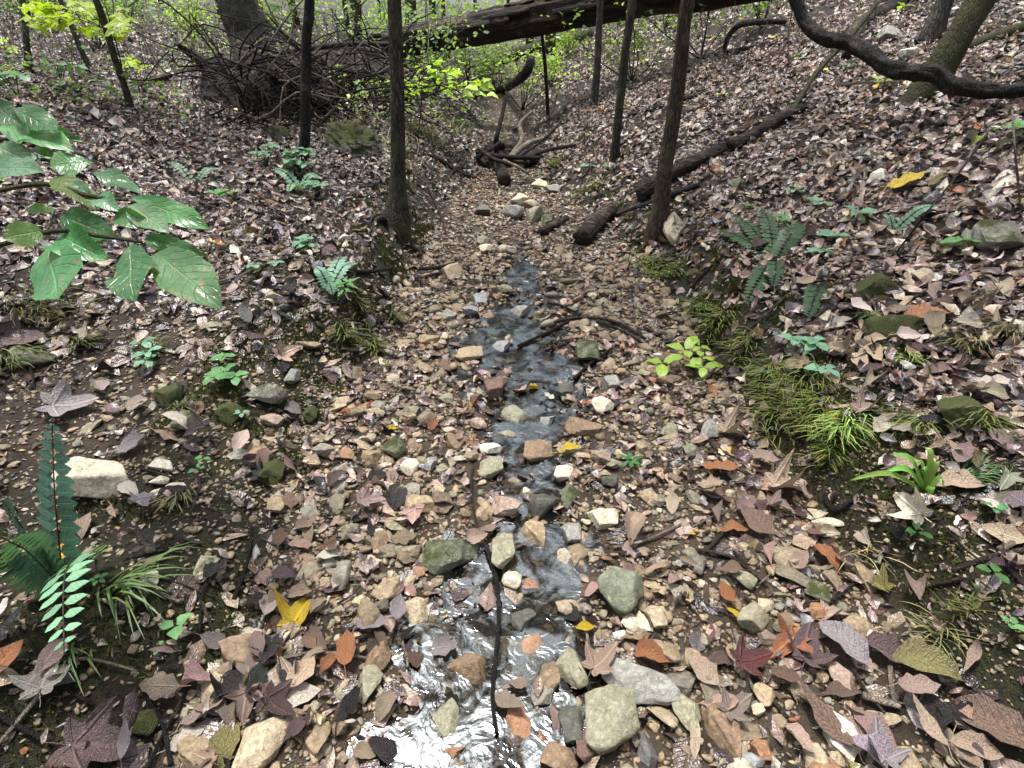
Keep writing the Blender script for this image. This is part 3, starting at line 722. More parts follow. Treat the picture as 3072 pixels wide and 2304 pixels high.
limb_px([(612, 217), (640, 208), (668, 198), (700, 186)], [4, 6, 7, 6], 'dead_branch', 'long dark branch lying parallel below the split log', 'branch', 'barkdark')
limb_px([(790, 115), (810, 82), (828, 60), (851, 36), (878, 2)], [6, 5, 5, 5, 4], 'leaning_pole', 'thin straight pale pole leaning up from the broken log', 'branch', 'stem', depth=[5.2, 5.2, 5.25, 5.3, 5.4])
limb_px([(987, 134), (955, 178), (925, 215), (897, 252)], [2.4, 2.2, 2, 1.6], 'twig', 'long thin brown twig slanting across the leafy slope', 'twig', 'twig', depth=[2.75, 2.65, 2.55, None])
limb_px([(1012, 110), (1015, 150), (1020, 205)], [2, 2, 2], 'twig', 'thin pale upright twig at the outer edge of slope', 'twig', 'twigpale', depth=[2.6, 2.5, None])
limb_px([(848, 60), (858, 30), (900, 8), (930, -5)], [13, 15, 16, 15], 'dead_branch', 'rotting dark log half buried in the upper slope', 'log', 'log')
limb_px([(836, 88), (870, 85), (905, 84)], [5, 5, 4], 'dead_branch', 'straight grey branch lying below the twisted branch', 'branch', 'twig')
limb_px([(724, 48), (735, 28), (760, 22), (785, 22)], [4, 6, 6, 5], 'dead_branch', 'curved dark branch arching off the upper slope', 'branch', 'barkdark', depth=[None, 6.6, 6.7, 6.8])
limb_px([(700, 58), (735, 52), (772, 46)], [3, 5, 4], 'dead_branch', 'dark rotten branch below the arching branch', 'branch', 'barkdark')
limb_px([(960, 52), (1000, 38), (1040, 25)], [10, 12, 12], 'dead_branch', 'broad mossy log lying high on the outer slope', 'log', 'barkmoss')
limb_px([(628, 116), (660, 108), (705, 94)], [4, 5, 4], 'dead_branch', 'maroon dark branch lying across the pinkish litter', 'branch', 'barkdark')

# ------------------------------------------------------------------ driftwood jam at the head of the gully
jam = [([(499, 168), (496, 142), (503, 112), (505, 96)], [5, 5, 4, 3], 'twigdark', 'upright dark snag standing in the driftwood jam', [None, 6.7, 6.75, 6.8]),
       ([(510, 157), (522, 140), (520, 124), (532, 112)], [5, 5, 4, 3], 'twigpale', 'pale grey curved root rising from the jam', [6.5, 6.55, 6.6, 6.65]),
       ([(512, 158), (524, 146), (538, 140), (550, 138)], [5, 6, 5, 3], 'twigpale', 'pale arching root beside the curved root', [6.45, 6.5, 6.6, 6.7]),
       ([(520, 156), (540, 142), (555, 128), (562, 118)], [3, 3, 3, 2], 'twig', 'thin pale stick fanning out from the jam', [6.45, 6.6, 6.7, 6.8]),
       ([(476, 152), (505, 157), (540, 158)], [4, 5, 4], 'twigdark', 'dark stick lying level across the jam', [6.4, 6.4, 6.5]),
       ([(478, 148), (496, 160), (524, 167)], [4, 4, 3], 'twig', 'grey stick crossing in front of the jam', [6.3, 6.25, 6.3]),
       ([(503, 160), (520, 168), (526, 172)], [3, 3, 2], 'twigpale', 'short pale splinter poking out of the jam', [6.2, 6.2, 6.2]),
       ([(476, 158), (490, 150), (500, 142)], [4, 4, 3], 'twigdark', 'dark stub angled up at the jam edge', [6.4, 6.4, 6.5]),
       ([(524, 160), (548, 150), (575, 146)], [3, 4, 3], 'twigdark', 'dark branch running from the jam to the bank', [6.5, 6.6, None]),
       ([(418, 150), (440, 162), (458, 173), (476, 180)], [5, 6, 5, 3], 'barkdark', 'dark branch lying down the bank toward the jam', None),
       ([(450, 178), (455, 172), (478, 180)], [3, 4, 3], 'barkdark', 'forked dark stick at the foot of the bank', None)]
for k, (p, wv, m, lab, dp) in enumerate(jam): limb_px(p, wv, 'driftwood', lab, 'driftwood', m, depth=dp, seed=k, group='driftwood jam')
log_piece([(505, 186), (502, 176), (497, 168)], [12, 11, 9], 'grey log stub slumped below the driftwood jam', 'twig', seed=8)
def jam_mound():
    B, d = hit(512, 168); V, F = lumpy(4); V = V * np.array([.40, .32, .20])
    tag(ob('debris_mound', mk('debris_mound', V, F, mats=[M['log']]), None, B + Vector((.02, .3, .06))), 'dark heap of packed debris inside the driftwood jam', 'debris')
jam_mound()
# ------------------------------------------------------------------ tangle of twigs on the rotten log
tg = empty('brush_pile', hit(330, 112)[0]); rb = np.random.default_rng(8)
for k in range(190):
    a = rb.uniform(215, 425); b = rb.uniform(50, 118); d = hit(a, 121)[1] - rb.uniform(-.1, 1.0) ** 1
    p0 = atd(a, b, d); g0 = h1(p0.x, p0.y)
    ln = rb.uniform(.4, 1.3); an = rb.uniform(0, 6.28); up = rb.uniform(-.9, .9)
    dv = Vector((math.cos(an), math.sin(an) * .4, up)).normalized() * ln
    pts = [p0, p0 + dv * .35 + Vector(rb.normal(0, .06, 3)), p0 + dv * .7 + Vector(rb.normal(0, .1, 3)), p0 + dv + Vector((0, 0, -.12))]
    for q in pts: q.z = max(q.z, h1(q.x, q.y) + .01)
    V, F = tube(smooth_path(pts, 10), np.linspace(.011, .004, 10), 5)
    ob('twig', mk('twig', V - np.array(tg.location), F, mats=[M[('twigdark', 'twig', 'twigdark', 'twig', 'twigpale')[k % 5]]]), tg)
tag(tg, 'tangled heap of fine dead twigs over the rotten log end', 'brush pile')
def dark_mound(px, py, sx, sy, sz, seed, label, m='log'):
    B, d = hit(px, py); V, F = lumpy(seed); V = V * np.array([sx, sy, sz])
    tag(ob('earth_mound', mk('earth_mound', V, F, mats=[M[m]]), None, B + Vector((0, sy * .6, sz * .25))), label, 'mound')
dark_mound(275, 118, .75, .5, .55, 11, 'dark hollow heap of rotten wood below the root stump')
dark_mound(345, 100, .85, .45, .42, 12, 'dark rotten wood heap under the twig tangle')
dark_mound(352, 150, .24, .2, .17, 13, 'mossy earth mound behind the slender tree', 'mossrock')

# ------------------------------------------------------------------ loose sticks
SG = 'dead sticks lying on the creek bed'
for k, (p, wv, m, lab) in enumerate([
    ([(485, 548), (494, 574), (499, 608), (498, 645), (495, 676), (493, 706), (497, 741)], [5, 5, 4.5, 4.5, 4.5, 4.5, 4], 'twigdark', 'long wet black stick lying along the water'),
    ([(473, 467), (472, 500), (479, 536)], [2.6, 2.4, 2], 'twig', 'thin straight brown twig pointing down the trickle'),
    ([(518, 353), (556, 333), (581, 316)], [3, 3, 2.4], 'twigdark', 'dark twig crossing the shallow upper pool'),
    ([(553, 325), (575, 321), (597, 322)], [2.4, 3, 3], 'twig', 'pinkish twig joined to the pair of sticks'),
    ([(597, 321), (622, 328), (645, 341)], [3.4, 3.2, 2.4], 'twig', 'upper of two parallel sticks beside the upper pool'),
    ([(597, 325), (620, 333), (642, 345)], [3, 2.6, 2], 'twigdark', 'lower of two parallel sticks beside the upper pool'),
    ([(574, 382), (592, 366), (612, 351)], [3.4, 3.2, 2.6], 'twigdark', 'stout dark stick slanting beside the mossy green stone'),
    ([(613, 550), (645, 543), (680, 527)], [2.8, 3.2, 2.6], 'twigpale', 'pale bow shaped stick on the tan gravel'),
    ([(737, 346), (760, 323), (785, 300)], [4, 3.6, 3], 'twig', 'smooth brown stick lying up the grassy bank'),
    ([(686, 297), (698, 282), (712, 268)], [3.4, 3, 2.6], 'twigdark', 'dark stick leaning on the mossy knob of the bank'),
    ([(705, 345), (735, 352), (768, 330)], [2.5, 2.5, 2], 'twigdark', 'dark root curling out of the grassy bank'),
    ([(548, 305), (565, 310), (580, 317)], [2.4, 2.4, 2], 'twigdark', 'short dark twig above the upper pool'),
    ([(419, 273), (440, 272), (456, 266)], [3.5, 4, 3], 'twigdark', 'reddish dark root stretched to the beige block stone'),
    ([(420, 282), (438, 277), (455, 277)], [3, 3, 2.6], 'twig', 'lower root beside the beige block stone'),
    ([(348, 276), (372, 276), (392, 272)], [4, 4, 3.4], 'twigdark', 'dark root poking out of the bank by the tree'),
    ([(352, 118), (360, 160), (368, 200)], [2, 2, 1.5], 'twigdark', 'thin dark stem on the bank behind the tree'),
    ([(427, 187), (440, 215), (446, 235)], [2, 2, 1.6], 'twig', 'thin pale twig hanging down the bank face'),
    ([(403, 195), (412, 225), (424, 238)], [2.6, 2.6, 2], 'twigdark', 'dark twig on the bank right by the tree'),
    ([(696, 552), (730, 560), (755, 578)], [3, 3.5, 3], 'twig', 'grey brown stick among gravel and dead leaves'),
    ([(733, 553), (748, 572), (768, 590)], [2.6, 2.6, 2], 'twigdark', 'short dark stick crossing the grey brown stick'),
    ([(705, 555), (720, 538), (735, 522)], [3, 3, 3], 'twig', 'forked stick end beside the large tan leaves'),
    ([(888, 670), (890, 690), (893, 706)], [5, 4.5, 4], 'twigpale', 'pale upright stick end among large brown leaves'),
    ([(860, 700), (878, 706), (898, 710)], [7, 7, 5], 'twigpale', 'pale thick stick lying under the large brown leaves'),
    ([(950, 575), (985, 563), (1024, 555)], [5, 6, 6], 'twig', 'grey branch lying on the black soil of the bank'),
    ([(996, 556), (1010, 548)], [7, 6], 'twigpale', 'short cut pale stick on the black soil'),
    ([(960, 505), (990, 480), (1024, 455)], [3, 3, 3], 'twig', 'reddish stick at the outer bank edge'),
    ([(215, 285), (240, 278), (262, 268)], [2, 2, 2], 'twigpale', 'thin pale twig on the gravelly shelf'),
    ([(190, 175), (215, 166), (240, 158)], [2, 2.4, 2], 'twig', 'thin reddish stick on the dark litter'),
    ([(128, 575), (170, 582), (215, 598)], [1.8, 1.8, 1.4], 'twig', 'thin reddish stalk across the black soil'),
    ([(862, 322), (895, 305), (905, 300)], [2, 2, 2], 'twigdark', 'dark twig between the two mossy rocks'),
    ([(930, 520), (955, 500), (985, 490)], [2, 2, 2], 'twigdark', 'thin dark twig under the lily like plant'),
    ([(823, 500), (832, 515), (850, 505)], [5, 6, 5], 'twigdark', 'dark wet stick chunk under the bank edge')]):
    limb_px(p, wv, 'stick', lab, 'stick', m, seed=k + 20, lift=2.4, seg=7)
rs = np.random.default_rng(77)
for k in range(115):
    px, py = rs.uniform(0, 1024), 60 + 700 * rs.random() ** 1.3
    p, d = hit(px, py); a = rs.uniform(0, 6.28); ln = rs.uniform(.08, .32) * (1 if d < 4 else 1.8); P = []
    for f in (0, .5, 1):
        x, y = p.x + math.cos(a) * ln * (f - .5) + rs.normal(0, .01), p.y + math.sin(a) * ln * (f - .5) + rs.normal(0, .01); P.append((x - p.x, y - p.y, h1(x, y) - p.z + .016))
    V, F = tube(smooth_path(P, 8), np.linspace(.006, .003, 8) * rs.uniform(.5, 1.3) * (1 if d < 4 else 1.8), 6, .1, k)
    dl, dr = edges(np.array([p.x]), np.array([p.y])); where = 'lying among dead leaves on the sloping forest floor' if max(dl[0], dr[0]) > .1 else 'lying loose among the creek bed stones'
    kind = ('dark', 'brown', 'pale')[k % 3]
    tag(ob('loose_twig', mk('loose_twig', V, F, mats=[M[('twigdark', 'twig', 'twigpale')[k % 3]]]), None, p), f'short thin {kind} twig {where}', 'twig', f'short {kind} twigs on the ground')
# ------------------------------------------------------------------ stones placed one by one
SCOL = dict(tan=(.42, .32, .20), beige=(.50, .41, .28), cream=(.66, .60, .46), olive=(.30, .29, .20), grey=(.30, .30, .27), green=(.20, .22, .15), dark=(.10, .10, .08), brown=(.25, .17, .105),
            rust=(.36, .19, .10), blue=(.32, .33, .34), white=(.76, .73, .63), pinkish=(.42, .31, .25), slate=(.13, .13, .13), redbrown=(.17, .10, .075))
def stone(px, py, wp, hp, rot, col, kind, label, thick=.6, sink=.27):
    p, d = hit(px, py + hp * .22); a = wp * d / FPX / 2; dist = (p - Vector((0, 0, CAMH)))
    vs_ = max(.45, -dist.normalized().z); b = hp * d / FPX / 2 / (vs_ * .75 + .25)
    fam = dict(r=ROCK, s=SMOOTH, m=MROCK, p=MROCK2)[kind]
    me = fam[(px * 7 + py * 3) % len(fam)]
    b = min(b, a * 1.9); c = thick * min(a, b)
    o = ob('mossy_stone' if kind in 'mp' else 'creek_stone', me, None, p + Vector((0, 0, c * (1 - 2 * sink))), (R.normal(0, .12), R.normal(0, .12), math.radians(rot)), SCOL[col])
    o.scale = (a, b, c); FOOT.append((p.x, p.y, max(a, b) * .85))
    return tag(o, label, 'stone')
for q in [
    (453, 550, 62, 34, 5, 'green', 'p', 'large dark mossy block at the head of the lower pool', .75),
    (504, 546, 24, 46, 4, 'olive', 's', 'smooth upright olive slab touching the black stick', .8),
    (535, 533, 25, 27, 30, 'tan', 'r', 'tan rounded stone beside the upright olive slab', .8),
    (512, 579, 21, 18, 10, 'cream', 'r', 'small pale yellow stone below the upright olive slab', .7),
    (620, 590, 48, 40, 20, 'green', 's', 'round dark green boulder with a crack on tan gravel', .9),
    (415, 605, 32, 30, 0, 'beige', 'r', 'beige angular stone at the edge of the lower pool', .6),
    (525, 618, 27, 27, 0, 'dark', 's', 'dark wet round stone standing in the lower pool', .8),
    (506, 646, 41, 21, -5, 'grey', 's', 'smooth grey oval stone under the black stick', .7),
    (470, 668, 46, 42, 0, 'brown', 'r', 'lumpy ochre brown stone in the lower pool', .8),
    (570, 661, 32, 45, 0, 'olive', 'r', 'pale olive jagged stone beside the lower pool', .8),
    (592, 658, 12, 26, 0, 'tan', 'r', 'narrow tan sliver of stone beside the jagged stone', .9),
    (636, 677, 84, 36, -38, 'grey', 's', 'long grey green slab slanting beside the pale boulder', .55),
    (609, 716, 54, 56, 0, 'olive', 's', 'big pale olive boulder at the pool edge', .9),
    (570, 720, 26, 34, 0, 'dark', 'r', 'dark wet stone against the big pale boulder', .8),
    (556, 754, 37, 38, 25, 'brown', 'r', 'brown angular stone between pool and big boulder', .7),
    (587, 744, 25, 32, 0, 'redbrown', 's', 'red brown stone wedged beside the big boulder', .8),
    (646, 745, 20, 46, 10, 'slate', 's', 'dark slate sliver beside the big pale boulder', .8),
    (447, 718, 27, 44, 8, 'olive', 's', 'smooth olive stone lengthwise in the lower pool', .7),
    (518, 721, 27, 34, 0, 'rust', 'r', 'rusty brown stone half under water', .5),
    (455, 748, 30, 22, 0, 'rust', 'r', 'orange brown stone at the lower pool edge', .7),
    (459, 764, 36, 18, 0, 'brown', 'r', 'brown flat stone below the orange brown stone', .7),
    (379, 653, 25, 30, 0, 'brown', 's', 'olive brown stone stacked above the pale green stone', .8),
    (370, 680, 27, 34, 0, 'olive', 'r', 'pale green grey stone beside the lower pool', .8),
    (629, 621, 17, 18, 0, 'cream', 'r', 'cream stone in front of the cracked green boulder', .7),
    (641, 618, 15, 20, 0, 'cream', 'r', 'paler cream stone pressed to its cream neighbour', .7),
    (655, 615, 22, 20, 0, 'beige', 'r', 'beige stone beside the pair of cream stones', .7),
    (621, 634, 17, 11, 0, 'white', 's', 'small whitish flat stone below the cream stones', .7),
    (571, 531, 21, 20, 0, 'grey', 'r', 'grey stone among gravel near the tan rounded stone', .7),
    (581, 537, 12, 14, 0, 'tan', 's', 'small tan stone leaning on the grey stone', .8),
    (378, 532, 17, 8, 0, 'cream', 's', 'small cream lozenge stone in dark wet gravel', .7),
    (361, 601, 14, 14, 45, 'beige', 'r', 'beige diamond shaped stone in dark wet gravel', .6),
    (530, 583, 17, 14, 0, 'rust', 'r', 'small rusty stone at the water edge', .7),
    (262, 738, 42, 56, -8, 'beige', 's', 'large pale oblong stone among dead leaves by the bank', .75),
    (207, 567, 27, 18, 25, 'cream', 'p', 'cream stone partly mossy on the black soil', .7),
    (148, 720, 24, 20, 0, 'olive', 'm', 'mossy lump of stone on the dark bank', .8),
    (99, 482, 62, 42, -15, 'cream', 's', 'large cream block stone behind the fern', .8),
    (163, 464, 25, 13, 10, 'white', 'r', 'jagged white stone above the row of white stones', .6),
    (161, 481, 20, 9, 25, 'white', 'r', 'white finger of stone in the white row', .8),
    (177, 488, 20, 9, 0, 'white', 'r', 'white brick shaped stone in the white row', .8),
    (158, 495, 16, 10, 30, 'white', 'r', 'lowest white stone of the white row', .7),
    (31, 359, 50, 17, 0, 'olive', 'p', 'long olive stone partly mossy beside the grass', .9),
    (267, 396, 43, 17, 5, 'grey', 'p', 'grey wedge stone on the gravelly shelf', .9),
    (233, 413, 25, 20, 0, 'green', 'm', 'dark green mossy stone below the five leaf plant', .9),
    (171, 395, 26, 22, 0, 'dark', 'm', 'dark mossy stone on the gravelly shelf', .9),
    (185, 421, 20, 18, 0, 'olive', 'p', 'olive stone with moss at its foot', .9),
    (275, 470, 25, 25, 0, 'green', 'm', 'squarish mossy stone above the dark bank', .9),
    (293, 375, 12, 20, 0, 'grey', 'r', 'narrow grey stone standing on edge', 1.2),
    (106, 387, 23, 11, 0, 'green', 'p', 'flat greenish stone on the shelf', .7),
    (312, 412, 14, 16, 0, 'dark', 'm', 'small dark mossy stone above the bed', .9),
    (453, 275, 21, 17, 10, 'beige', 'r', 'beige block stone at the end of the roots', 1.0),
    (500, 347, 26, 14, 8, 'blue', 'r', 'wet blue grey slab in the upper pool', .5),
    (588, 354, 25, 19, 5, 'green', 'p', 'rounded mossy green stone by the stout dark stick', 1.0),
    (470, 357, 27, 13, 0, 'tan', 's', 'tan flat stone at the upper pool edge', .7),
    (445, 366, 14, 11, 0, 'redbrown', 'r', 'small brown block at the upper pool edge', .9),
    (495, 391, 26, 17, -5, 'redbrown', 'r', 'red brown angular stone in the upper pool', .9),
    (477, 400, 16, 11, 0, 'redbrown', 'r', 'smaller brown stone touching the red brown stone', .9),
    (565, 392, 16, 13, 0, 'dark', 's', 'dark round stone below the stout dark stick', .9),
    (610, 384, 18, 13, 0, 'grey', 'r', 'grey lump of stone among tan leaves', .9),
    (602, 407, 23, 14, 0, 'cream', 's', 'smooth cream stone above the brown wedge', .8),
    (515, 420, 29, 22, 0, 'olive', 's', 'olive stone with a rough pale face below the upper pool', .8),
    (548, 419, 19, 20, 0, 'blue', 'r', 'blue grey angular stone below the upper pool', .7),
    (584, 427, 39, 17, -5, 'brown', 'r', 'long brown wedge stone below the cream stone', .7),
    (478, 423, 19, 15, 0, 'pinkish', 'r', 'pinkish stone left dry below the upper pool', .7),
    (503, 436, 27, 12, 8, 'olive', 'r', 'yellowish olive flat stone below the rough faced stone', .7),
    (491, 449, 23, 14, 0, 'white', 's', 'bright whitish stone in the middle of the trickle', .7),
    (394, 448, 26, 21, 0, 'green', 'p', 'dark olive mossy stone on the leafy bed', .9),
    (410, 467, 19, 17, 0, 'cream', 'r', 'pale rough stone beside the dark mossy one', .8),
    (429, 466, 16, 10, 12, 'blue', 'r', 'little blue grey block in dark gravel', .8),
    (492, 469, 25, 18, 0, 'olive', 's', 'pale olive stone below the whitish stone', .7),
    (537, 454, 30, 22, 0, 'brown', 's', 'broad brown stone beside the trickle', .7),
    (563, 475, 19, 14, -10, 'cream', 's', 'cream pebble stone below the broad brown stone', .8),
    (571, 496, 20, 24, 0, 'green', 'p', 'mottled green stone near the dark angular block', .8),
    (610, 481, 18, 14, 0, 'dark', 'r', 'dark grey stone on fine gravel', .8),
    (421, 504, 27, 23, -20, 'tan', 's', 'smooth tan egg shaped stone in shallow water', .8),
    (439, 490, 14, 16, 0, 'beige', 'r', 'beige chip of stone above the egg shaped stone', .7),
    (507, 504, 32, 19, -5, 'pinkish', 'r', 'pinkish cream slab above the upright olive slab', .6),
    (544, 505, 32, 29, 0, 'dark', 'r', 'dark olive angular block above the tan rounded stone', .9),
    (603, 517, 31, 18, 0, 'cream', 'r', 'crumbly cream stone on tan gravel', .7),
    (527, 492, 15, 14, 0, 'cream', 'r', 'small pale stone above the dark angular block', .7),
    (485, 509, 18, 19, 0, 'tan', 's', 'tan stone left of the pinkish slab', .8),
    (669, 431, 20, 13, -15, 'olive', 'r', 'olive cream stone beside the leafy bank', .8),
    (690, 451, 19, 11, 0, 'green', 's', 'green grey flat stone at the leafy bank foot', .8),
    (743, 579, 25, 17, -25, 'olive', 'r', 'pale green oblong stone on the bed gravel', .8),
    (814, 588, 23, 29, 0, 'olive', 'p', 'rough pitted olive stone against the bank', .9),
    (840, 730, 34, 42, 15, 'white', 'r', 'big white chalky stone among brown leaves', .6),
    (840, 675, 23, 28, 0, 'pinkish', 's', 'pink brown smooth stone among brown leaves', .8),
    (763, 693, 22, 22, 0, 'tan', 's', 'ochre rounded stone among brown leaves', .8),
    (758, 710, 13, 11, 0, 'beige', 's', 'small round beige stone below the ochre one', .8),
    (686, 706, 26, 40, 10, 'olive', 's', 'olive grey stone beside the brown slab', .7),
    (724, 722, 34, 52, 12, 'brown', 'r', 'large brown slab like a folded leaf', .6),
    (760, 748, 17, 18, 0, 'rust', 'r', 'brown red chunk below the ochre stone', .8),
    (712, 632, 16, 16, 0, 'pinkish', 'r', 'pinkish stone near the slim yellow leaf', .8),
    (764, 605, 17, 14, -30, 'beige', 's', 'beige oval stone on the bed gravel', .8),
    (815, 611, 18, 17, -20, 'rust', 'r', 'orange red angular stone below the pitted stone', .7),
    (794, 626, 20, 11, -25, 'rust', 'r', 'flat orange stone among dark leaves', .7),
    (869, 634, 12, 13, 0, 'white', 's', 'small white stone under the mossy bank', .8),
    (750, 760, 28, 15, 0, 'blue', 's', 'striped grey white stone at the bed', .8),
    (771, 569, 13, 13, 0, 'tan', 's', 'round tan stone beside the pale green one', .8),
    (869, 293, 42, 22, 10, 'olive', 'm', 'bright mossy rock under a grey leaf', .9),
    (888, 331, 48, 26, -5, 'olive', 'm', 'mossy rock with a bare pale top edge', .9),
    (954, 413, 48, 25, 0, 'green', 'm', 'smooth fully moss covered rock on the slope', .8),
    (922, 278, 23, 12, 0, 'beige', 's', 'beige stone lying above the bright mossy rock', .8),
    (709, 431, 23, 15, 0, 'grey', 'r', 'grey white stone at the bank foot', .8),
    (910, 57, 22, 11, 10, 'white', 's', 'white stone high on the slope behind the twisted branch', .8),
    (876, 179, 17, 11, 10, 'white', 'r', 'white block stone on the leafy slope', .9),
    (994, 240, 37, 26, 0, 'grey', 'p', 'grey rock partly mossy at the outer slope', .9),
    (886, 37, 19, 15, 0, 'grey', 'r', 'grey stone above the twisted branch', .9),
    (737, 184, 14, 10, 0, 'green', 'p', 'small greenish stone on the leafy slope', .9),
    (519, 203, 19, 11, 0, 'cream', 'r', 'cream stone on top of the little rock pile', .9),
    (530, 208, 18, 10, 0, 'beige', 'r', 'beige stone in the little rock pile', .9),
    (514, 215, 20, 12, 0, 'grey', 'r', 'grey stone low in the little rock pile', .9),
    (535, 218, 20, 14, 0, 'olive', 'r', 'olive angular stone in front of the rock pile', 1.0),
    (549, 221, 17, 12, 0, 'green', 'p', 'green stone at the side of the rock pile', .9),
    (676, 231, 23, 26, 0, 'cream', 'p', 'pale rock right beside the reddish leaning trunk', 1.1),
    (540, 186, 21, 9, 0, 'cream', 'r', 'whitish flat stone above the rock pile', .8),
    (553, 191, 16, 8, 0, 'grey', 'r', 'grey flat stone above the rock pile', .8),
    (483, 243, 13, 8, 0, 'olive', 's', 'small olive stone mid creek bed', .9),
    (486, 251, 15, 8, 0, 'cream', 's', 'small cream stone mid creek bed', .9),
    (508, 251, 18, 9, 0, 'cream', 's', 'cream flat stone mid creek bed', .8),
    (483, 212, 15, 10, 0, 'dark', 'r', 'dark stone left of the rock pile', .9),
    (278, 137, 30, 12, 0, 'olive', 'm', 'mossy slab beside the thin black sapling', .9),
    (450, 315, 14, 11, 0, 'grey', 'r', 'grey chip above the upper pool', .8),
    (480, 300, 18, 12, 0, 'blue', 'r', 'wet blue stone upstream of the pool', .7),
    (470, 312, 16, 10, 0, 'blue', 's', 'wet bluish flat stone above the pool', .7),
    (519, 312, 24, 12, 0, 'grey', 'r', 'wet grey slab in the upstream trickle', .6),
    (505, 290, 16, 9, 0, 'olive', 'r', 'olive flat stone in the upstream trickle', .7),
    (692, 276, 16, 12, 0, 'olive', 'm', 'mossy knob on the bank edge', .9)]:
    stone(*q)

# ------------------------------------------------------------------ dead leaves placed one by one
def dead_leaf(px, py, wp, hp, rot, col, kind, label, lift=.012, up=.0, cat='leaf', rgb=None):
    """rot: direction of the leaf's length in the picture, degrees, 0 = to the right, 90 = away"""
    p, d = hit(px, py); L = max(wp, hp) * d / FPX; n = Vector(nrm(np.array([p.x]), np.array([p.y]))[0])
    if up: n = n.lerp(Vector((0, -1, .5)), up)
    n = n + Vector(R.normal(0, .10, 3)); a = math.radians(rot)
    lst = DK[kind]; me = DEAD[lst[(px + py) % len(lst)]]
    if kind != 'maple' and abs(math.sin(a)) > .5: L *= 1.15
    o = ob('fallen_leaf', me); m = frame_rot((math.cos(a), math.sin(a), -(n.x * math.cos(a) + n.y * math.sin(a)) / n.z), n)
    o.rotation_euler = m.to_euler(); o.scale = (L, L, L); o.location = p + n * lift - m @ Vector((0, L * .5, 0)); o.color = (*(rgb or C[col]), 1)
    FOOT.append((p.x, p.y, L * .5 if col == 'yellow' else L * .36))
    return tag(o, label, cat)
